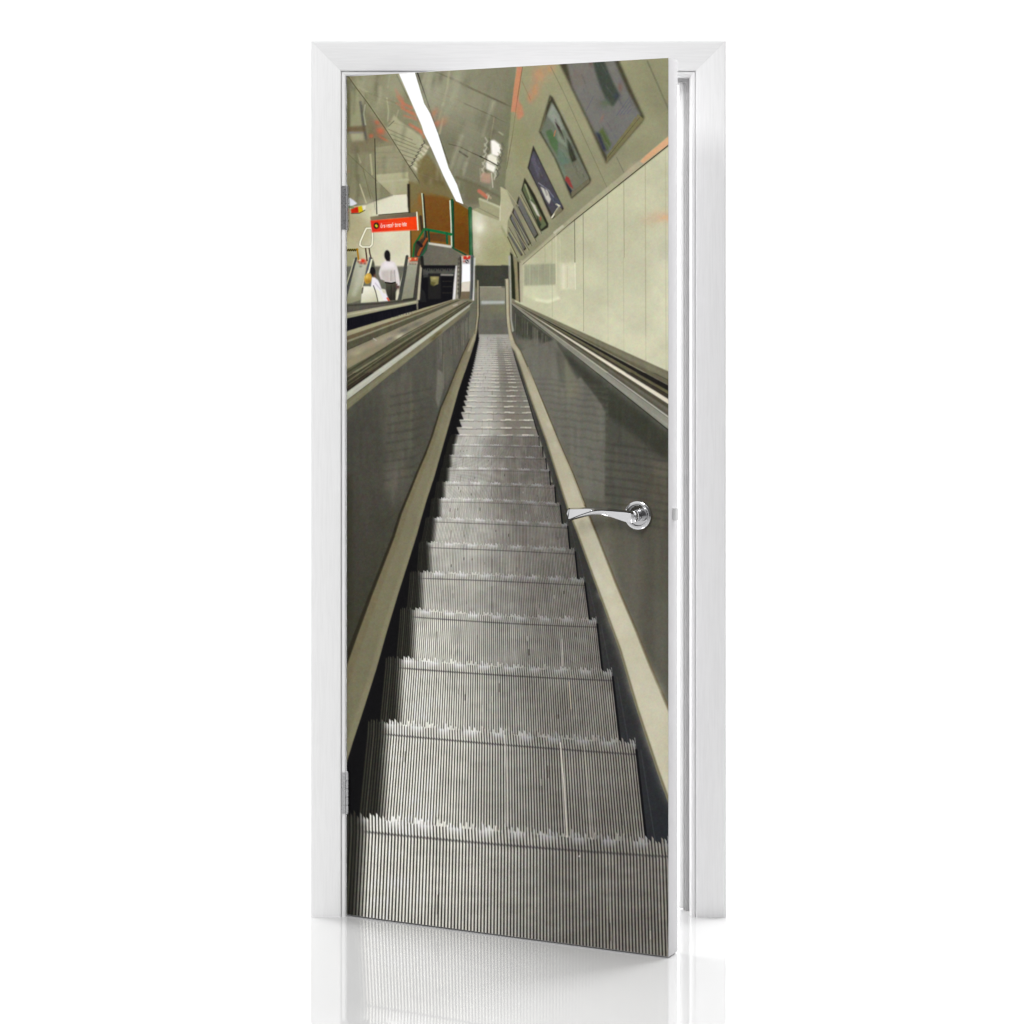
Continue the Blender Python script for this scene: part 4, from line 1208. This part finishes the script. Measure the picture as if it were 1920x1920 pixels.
line(Cc(340, 885, 312, 1000, 292, 1050), 3.2, (222, 220, 186), 1, .6)
poly(Cc(172, 895, 215, 875, 290, 890, 282, 940, 200, 935), (206, 120, 92), .8, 1)
blob(*Cc(240, 898)[0], 4.5, 3.5, (222, 44, 24), 1)
blob(*Cc(205, 890)[0], 2.5, 2, (232, 220, 190), 1)
for px_, py_ in ((190, 910), (222, 925), (262, 930)):
    blob(*Cc(px_, py_)[0], 2, 2, (120, 96, 84), .8)
blob(*Cc(215, 962)[0], 3, 2, (112, 112, 90), .7)
# hazard bar
line(Cc(50, 778, 180, 772), 4.2, (176, 150, 40), 1, .5)
for k in range(6):
    line(Cc(58 + k * 21, 768, 72 + k * 21, 786), 2.2, (24, 20, 14), 1, .4)
line(Cc(176, 765, 184, 820, 192, 880), 3.2, (166, 118, 22), 1, .6)
# loop rail with two struts
line(Cc(270, 750, 278, 820, 288, 895), 2.6, (74, 40, 30), 1, .5)
line(Cc(310, 755, 320, 820, 334, 870), 2.6, (72, 52, 42), 1, .5)
loop = Cc(258, 575, 280, 532, 335, 530, 345, 560, 350, 640, 344, 715, 320, 742, 235, 742, 206, 720, 212, 680, 258, 575)
line(loop, 4.6, (120, 112, 84), .9, .6)
line(loop, 3.1, (238, 234, 204), 1, .5)
# lamp with coloured ring at the left edge
poly(Cc(88, 185, 130, 210, 178, 252, 130, 275, 88, 285), (222, 222, 232), 1, .5)
poly(Cc(104, 318, 150, 296, 188, 288, 198, 356, 110, 362), (204, 34, 10), 1, .5)
poly(Cc(186, 288, 232, 278, 250, 345, 196, 362), (218, 190, 10), 1, .5)
poly(Cc(230, 282, 278, 272, 268, 318, 246, 340), (232, 226, 194), 1, .5)
line(Cc(110, 364, 200, 362, 262, 328), 1.6, (50, 40, 26), .8, .6)
line(Cc(90, 290, 130, 300), 4, (92, 122, 74), .7, 1)
# second escalator
poly(Cc(755, 905, 865, 910, 850, 1040, 815, 1330, 670, 1350, 700, 1180), ramp((760, 495), (160, 158, 136), (750, 565), (138, 136, 110)), 1, .6)
line(Cc(728, 890, 690, 1060, 620, 1335), (1.6, 3), (206, 204, 172), 1, .6)
line(Cc(738, 850, 705, 1060, 650, 1340), (5.5, 7.5), (68, 68, 60), 1, .8)
line(Cc(880, 880, 858, 1060, 825, 1340), (5.5, 8), (66, 62, 52), 1, .8)
poly(Cc(884, 945, 908, 955, 880, 1340, 850, 1345), (188, 178, 148), 1, .6)
line(Cc(905, 860, 912, 960), 6, (24, 22, 20), .9, 1)
poly(Cc(748, 862, 860, 858, 858, 900, 770, 905), (206, 66, 40), .9, .8)
poly(Cc(758, 862, 785, 868, 780, 895, 765, 890), (230, 216, 160), 1, .6)
poly(Cc(820, 868, 846, 868, 832, 888), (236, 206, 140), 1, .6)
line(Cc(755, 905, 790, 930, 850, 925), 2.5, (214, 150, 130), .7, 1)
for k in range(3):
    blob(*Cc(775 + k * 28, 935)[0], 2, 1.6, (112, 104, 86), .8)
# third, in front of the pit
poly(Cc(1285, 950, 1312, 955, 1284, 1330, 1250, 1340, 1262, 1160), (226, 220, 216), 1, .6)
poly(Cc(1305, 850, 1345, 830, 1358, 1000, 1350, 1320, 1290, 1330), (112, 106, 92), 1, .7)
line(Cc(1340, 860, 1350, 1000, 1335, 1320), 3.2, (52, 46, 38), 1, .7)
line(Cc(1318, 960, 1300, 1320), 2, (196, 188, 164), .9, .6)
for k in range(9):
    blob(*Cc(1322 - k, 880 + k * 48)[0], 2.2, 3, (64, 58, 48), .8)
poly(Cc(1356, 925, 1452, 925, 1455, 1135, 1352, 1150), (252, 250, 252), 1, .6)
poly(Cc(1352, 1140, 1455, 1130, 1452, 1250, 1350, 1255), (226, 216, 196), 1, .8)
poly(Cc(1350, 1245, 1455, 1245, 1440, 1325, 1330, 1335), (120, 104, 76), 1, 1)
poly(Cc(1348, 845, 1460, 838, 1456, 935, 1356, 935), (204, 196, 196), 1, .6)
poly(Cc(1362, 846, 1455, 842, 1448, 880, 1375, 885), (208, 48, 32), 1, .6)
poly(Cc(1358, 846, 1374, 846, 1368, 875), (246, 222, 150), 1, .4)
poly(Cc(1406, 842, 1432, 842, 1418, 868), (240, 220, 170), 1, .4)
ell(*Cc(1412, 905)[0], 3.2, 3.6, (48, 44, 48))
line(Cc(1404, 898, 1422, 915), 1.2, (236, 230, 226), 1, .4)
blob(*Cc(1380, 905)[0], 2, 2, (180, 70, 60), .8)
poly(Cc(1455, 830, 1492, 840, 1494, 1100, 1480, 1330, 1440, 1335, 1452, 1100), (92, 94, 92), 1, .6)
line(Cc(1470, 860, 1470, 1320), 2, (58, 60, 60), .8, .8)
poly(Cc(1490, 862, 1508, 866, 1500, 1200, 1496, 1345, 1472, 1350, 1484, 1200), (212, 212, 204), 1, .5)
line(Cc(1504, 960, 1500, 1340), 1.4, (70, 68, 54), .8, .6)
poly(Cc(1505, 1340, 1530, 1330, 1530, 1560, 1480, 1740, 1440, 1790, 1445, 1400), (106, 104, 86), 1, 1)
poly(Cc(1525, 1112, 1548, 1122, 1548, 1500, 1535, 1620, 1500, 1790, 1440, 1920, 1415, 1920, 1490, 1740, 1520, 1560), (162, 152, 120), 1, .5)
line(Cc(1524, 1115, 1522, 1500, 1500, 1720), 1.5, (88, 82, 60), .9, .5)
line(Cc(1550, 1130, 1552, 1500, 1525, 1720), 2.2, (58, 56, 44), .8, .8)
# cream band upper end on the right
poly(Cc(1846, 1112, 1876, 1100, 1880, 1500, 1895, 1650, 1930, 1790, 1900, 1790, 1862, 1600, 1856, 1400), (180, 170, 138), 1, .5)
line(Cc(1844, 1120, 1852, 1500, 1862, 1640), 1.6, (84, 80, 66), .8, .5)
# rail of the far escalator, in front of the people
def rail_front():
    poly(Cc(40, 1385, 420, 1360, 830, 1325, 850, 1350, 500, 1410, 40, 1490), (88, 82, 72), 1, .6)
    line(Cc(40, 1405, 430, 1380, 830, 1335), 3, (60, 58, 46), .8, 1)
    poly(Cc(40, 1492, 430, 1425, 840, 1346, 866, 1352, 862, 1378, 500, 1452, 40, 1552), (160, 154, 118), 1, .5)
    line(Cc(40, 1512, 430, 1440, 850, 1358), 2.4, (192, 186, 150), .8, .8)
    line(Cc(850, 1340, 855, 1440), 3.5, (150, 142, 116), .8, .8)
    line(Cc(700, 1338, 820, 1322), 3, (46, 42, 34), .8, .8)


# walking man
poly(Cc(495, 1140, 615, 1140, 618, 1230, 606, 1345, 520, 1345, 505, 1250), ramp((722, 535), (74, 70, 56), (735, 560), (44, 42, 34)), 1, .6)
line(Cc(560, 1180, 560, 1340), 2, (36, 34, 28), .6, 1)
poly(Cc(488, 900, 520, 886, 555, 895, 600, 918, 625, 960, 645, 1050, 658, 1140, 655, 1180, 628, 1185, 606, 1130, 600, 1150, 500, 1145, 480, 1120, 440, 1105, 420, 1050, 424, 1010, 450, 930), (222, 212, 208), 1, .6)
poly(Cc(450, 1010, 600, 1000, 600, 1140, 500, 1138, 450, 1090), (178, 166, 158), .65, 2)
poly(Cc(480, 905, 590, 920, 600, 970, 460, 980), (240, 230, 232), .8, 2)
line(Cc(536, 1000, 538, 1120), 1.6, (214, 204, 196), .7, .7)
line(Cc(560, 1010, 556, 1125), 1.6, (156, 146, 138), .6, .7)
line(Cc(596, 1010, 606, 1130), 1.8, (150, 140, 140), .7, .8)
line(Cc(495, 1143, 560, 1152, 605, 1142), 2.8, (28, 20, 18), 1, .5)
poly(Cc(612, 1150, 650, 1170, 655, 1200, 640, 1230, 615, 1215), (92, 66, 60), .95, .8)
blob(*Cc(640, 1170)[0], 2, 1.5, (236, 230, 232), .9)
poly(Cc(612, 1250, 640, 1200, 650, 1260, 630, 1340, 612, 1335), (216, 210, 180), .9, .8)
poly(Cc(498, 860, 550, 860, 545, 905, 505, 900), (48, 34, 34), 1, .6)
ell(*Cc(515, 835)[0], 5.6, 9.6, (24, 19, 22), 1, -.05)
# second person and blond person
ell(*Cc(352, 1020)[0], 5, 9, (24, 20, 22), 1, -.1)
blob(*Cc(372, 1070)[0], 2.4, 4, (104, 60, 44), .9)
poly(Cc(340, 1085, 372, 1085, 410, 1115, 432, 1160, 450, 1215, 492, 1225, 505, 1270, 545, 1365, 505, 1385, 440, 1330, 330, 1200), (234, 228, 232), 1, .6)
line(Cc(380, 1150, 440, 1220), 2, (176, 168, 184), .6, 1)
poly(Cc(445, 1215, 490, 1220, 500, 1270, 470, 1260), (210, 202, 172), .9, .7)
line(Cc(515, 1320, 548, 1370), (3, 4), (218, 92, 72), 1, .6)
poly(Cc(245, 1185, 300, 1185, 350, 1190, 380, 1225, 420, 1310, 430, 1400, 215, 1400, 222, 1290), ramp((680, 545), (236, 232, 212), (690, 570), (196, 192, 156)), 1, .6)
line(Cc(240, 1205, 232, 1260), 2.5, (60, 50, 40), .7, .8)
poly(Cc(385, 1215, 430, 1240, 470, 1330, 500, 1370, 420, 1390, 400, 1290), (232, 228, 206), 1, .7)
line(Cc(360, 1180, 385, 1250, 412, 1365), 1.8, (70, 64, 50), .95, .5)
ell(*Cc(298, 1098)[0], 6.8, 10.2, (196, 154, 58), 1, .25, .7)
blob(*Cc(285, 1075)[0], 3.6, 4.5, (226, 190, 96), .8)
blob(*Cc(308, 1130)[0], 3.4, 4, (138, 92, 34), .75)
blob(*Cc(280, 1130)[0], 2, 4, (160, 112, 30), .6)
rail_front()
# hanging sign
poly(Cc(322, 402, 420, 388, 855, 348, 856, 402, 600, 420, 330, 448), ramp((700, 405), (128, 114, 84), (780, 402), (104, 88, 70)), 1, .5)
line(Cc(420, 382, 770, 352), 2, (58, 48, 26), .9, .6)
poly(Cc(326, 446, 600, 420, 848, 400, 858, 548, 600, 562, 346, 578), ramp((700, 428), (226, 40, 22), (745, 420), (250, 62, 8)), 1, .5)
line(Cc(335, 450, 350, 572), 3, (214, 40, 40), .6, 1)
line(Cc(350, 575, 600, 562, 852, 550), 1.6, (238, 120, 90), .8, .6)
line(Cc(848, 352, 856, 450, 862, 548), 2.6, (236, 232, 196), 1, .5)
ell(*Cc(392, 502)[0], 5, 6, (30, 18, 10))
poly(Cc(372, 500, 398, 478, 394, 494, 414, 506, 404, 512, 400, 528), (240, 226, 40), 1, .4)
# lettering on the sign, five-row glyphs
FONT = {'O': '0110 1001 1001 1001 0110', 'r': '000 101 110 100 100', 's': '000 011 110 011 110', 'v': '000 101 101 101 010', 'e': '000 111 111 100 111', 'z': '000 111 010 100 111',
        't': '010 111 010 010 011', 'f': '011 010 111 010 010', 'l': '1 1 1 1 1', ' ': '0 0 0 0 0'}
cx = 440.0
for ch in 'Ors vezer tere fele':
    rows = FONT[ch].split()
    for r_, row in enumerate(rows):
        for c_, b in enumerate(row):
            if b == '1':
                x = cx + c_ * 4.6
                yb = 486 - (x - 440) * .075 + r_ * 8.4
                poly(Cc(x, yb, x + 4.6, yb - .4, x + 4.6, yb + 8.4, x, yb + 8.4), (255, 246, 240), .95, .25)
    if ch == 'O':
        for dx in (3, 12):
            poly(Cc(cx + dx, 474, cx + dx + 4, 474, cx + dx + 4, 480, cx + dx, 480), (255, 240, 230), .9, .25)
    cx += len(rows[0]) * 4.6 + (3.4 if ch != ' ' else 4.0)
for ax in (440 + 133, 440 + 263):
    line(Cc(ax, 478, ax + 6, 470), 1, (255, 240, 230), .9, .3)
line(Cc(440, 474, 705, 456), 1.4, (236, 120, 120), .3, .6)
# random soft tone variation over the whole picture, tall smears in the polished panels
tv = (smooth_noise(CW, CH, 70, 41) - .5) * .08 + (smooth_noise(CW, CH, 26, 42) - .5) * .035
sm = smooth_noise(CW, CH // 7 + 1, 9, 43).repeat(7, axis=0)[:CH]
sm = blur1(blur1(sm, 6, 0), 2, 1) - .5
tv = tv + sm * .10 * np.clip((125 - img.mean(axis=2)) / 25, 0, 1) * np.clip((PY - 560) / 60, 0, 1)[:, None]
tv = tv * np.clip((1150 - PY) / 250, .35, 1)[:, None]
keep = np.clip((240 - img.mean(axis=2)) / 40, 0, 1)
img *= (1 + tv * keep)[..., None]
# ---- 8. soft look of a blown-up snapshot: slight blur and colour noise -------
for c_ in range(3):
    n1 = smooth_noise(CW, CH, 4.2 * S / 1.5, 20 + c_) - .5
    n2 = smooth_noise(CW, CH, 9.0, 30 + c_) - .5
    lum = img.mean(axis=2)
    amp = np.clip((lum - 8) / 50, .12, 1) * np.clip((268 - lum) / 70, 0, 1)
    img[..., c_] += amp * (n1 * 8 + n2 * 5)
n0 = rng.rand(CH, CW).astype(np.float32) - .5
img += (blur1(blur1(n0, 1, 0), 1, 1) * 14 * np.clip((268 - img.mean(axis=2)) / 80, 0, 1))[..., None]
lum = img.mean(axis=2, keepdims=True)
sat = (img.max(axis=2, keepdims=True) - img.min(axis=2, keepdims=True))
img = lum + (img - lum) * np.where(sat < 70, .86, .97)
img += np.array((-.5, .5, 1.5), np.float32) * np.clip(lum / 60, 0, 1)
np.clip(img, 0, 255, out=img)

# ---- the drawing becomes the print: a fine sheet of coloured points on the door
QUAD = ((650.0, 143.0), (1254.0, 108.0), (1251.5, 1794.0), (650.0, 1715.0))     # corners of the drawing


def homography(src, dst):
    a, b_ = [], []
    for (x, y), (X, Y) in zip(src, dst):
        a.append([x, y, 1, 0, 0, 0, -X * x, -X * y]); b_.append(X)
        a.append([0, 0, 0, x, y, 1, -Y * x, -Y * y]); b_.append(Y)
    h = np.linalg.solve(np.array(a, float), np.array(b_, float))
    return np.append(h, 1).reshape(3, 3)


Hm = homography(((0, 1), (1, 1), (1, 0), (0, 0)), QUAD)
NU, NV = 780, 2000
lin = np.where(img / 255.0 <= 0.04045, img / 255.0 / 12.92, ((img / 255.0 + 0.055) / 1.055) ** 2.4).astype(np.float32)
PRINT_GAIN = 0.985
uu, vv = np.meshgrid(np.linspace(0, 1, NU), np.linspace(0, 1, NV))
w_ = Hm[2, 0] * uu + Hm[2, 1] * vv + Hm[2, 2]
ax_ = ((Hm[0, 0] * uu + Hm[0, 1] * vv + Hm[0, 2]) / w_ - OX) * S - 0.5
ay_ = ((Hm[1, 0] * uu + Hm[1, 1] * vv + Hm[1, 2]) / w_ - OY) * S - 0.5
ax_ = np.clip(ax_, 0, CW - 1.001); ay_ = np.clip(ay_, 0, CH - 1.001)
xi = ax_.astype(int); yi = ay_.astype(int)
fx = (ax_ - xi)[..., None]; fy = (ay_ - yi)[..., None]
colr = (lin[yi, xi] * (1 - fx) + lin[yi, xi + 1] * fx) * (1 - fy) + (lin[yi + 1, xi] * (1 - fx) + lin[yi + 1, xi + 1] * fx) * fy
colr = (colr * PRINT_GAIN).reshape(-1, 3)
nvtx = NU * NV
co = np.zeros((nvtx, 3), np.float32)
MG = 0.0010
co[:, 0] = (MG + uu * (DW - 2 * MG)).ravel()
co[:, 1] = -0.0005
co[:, 2] = (MG + vv * (DH - 2 * MG)).ravel()
idx = np.arange(nvtx).reshape(NV, NU)
quads = np.stack([idx[:-1, :-1], idx[:-1, 1:], idx[1:, 1:], idx[1:, :-1]], axis=-1).reshape(-1, 4)
pm = bpy.data.meshes.new("printed_facing")
pm.vertices.add(nvtx)
pm.vertices.foreach_set("co", co.ravel())
nq = len(quads)
pm.loops.add(nq * 4)
pm.loops.foreach_set("vertex_index", quads.ravel().astype(np.int32))
pm.polygons.add(nq)
pm.polygons.foreach_set("loop_start", (np.arange(nq) * 4).astype(np.int32))
pm.update(calc_edges=True)
at = pm.color_attributes.new("print", 'FLOAT_COLOR', 'POINT')
rgba = np.ones((nvtx, 4), np.float32)
rgba[:, :3] = colr
at.data.foreach_set("color", rgba.ravel())
PRINT, nt, b = new_mat("satin_photo_print")
an = nt.nodes.new('ShaderNodeAttribute')
an.attribute_name = "print"
nt.links.new(an.outputs['Color'], b.inputs['Base Color'])
b.inputs['Roughness'].default_value = 0.6
b.inputs['Specular IOR Level'].default_value = 0.06
pm.materials.append(PRINT)
po = bpy.data.objects.new("printed_facing", pm)
scene.collection.objects.link(po)
po.parent = door
tag(po, "photo print of an empty metal escalator climbing past posters, a red sign and people")
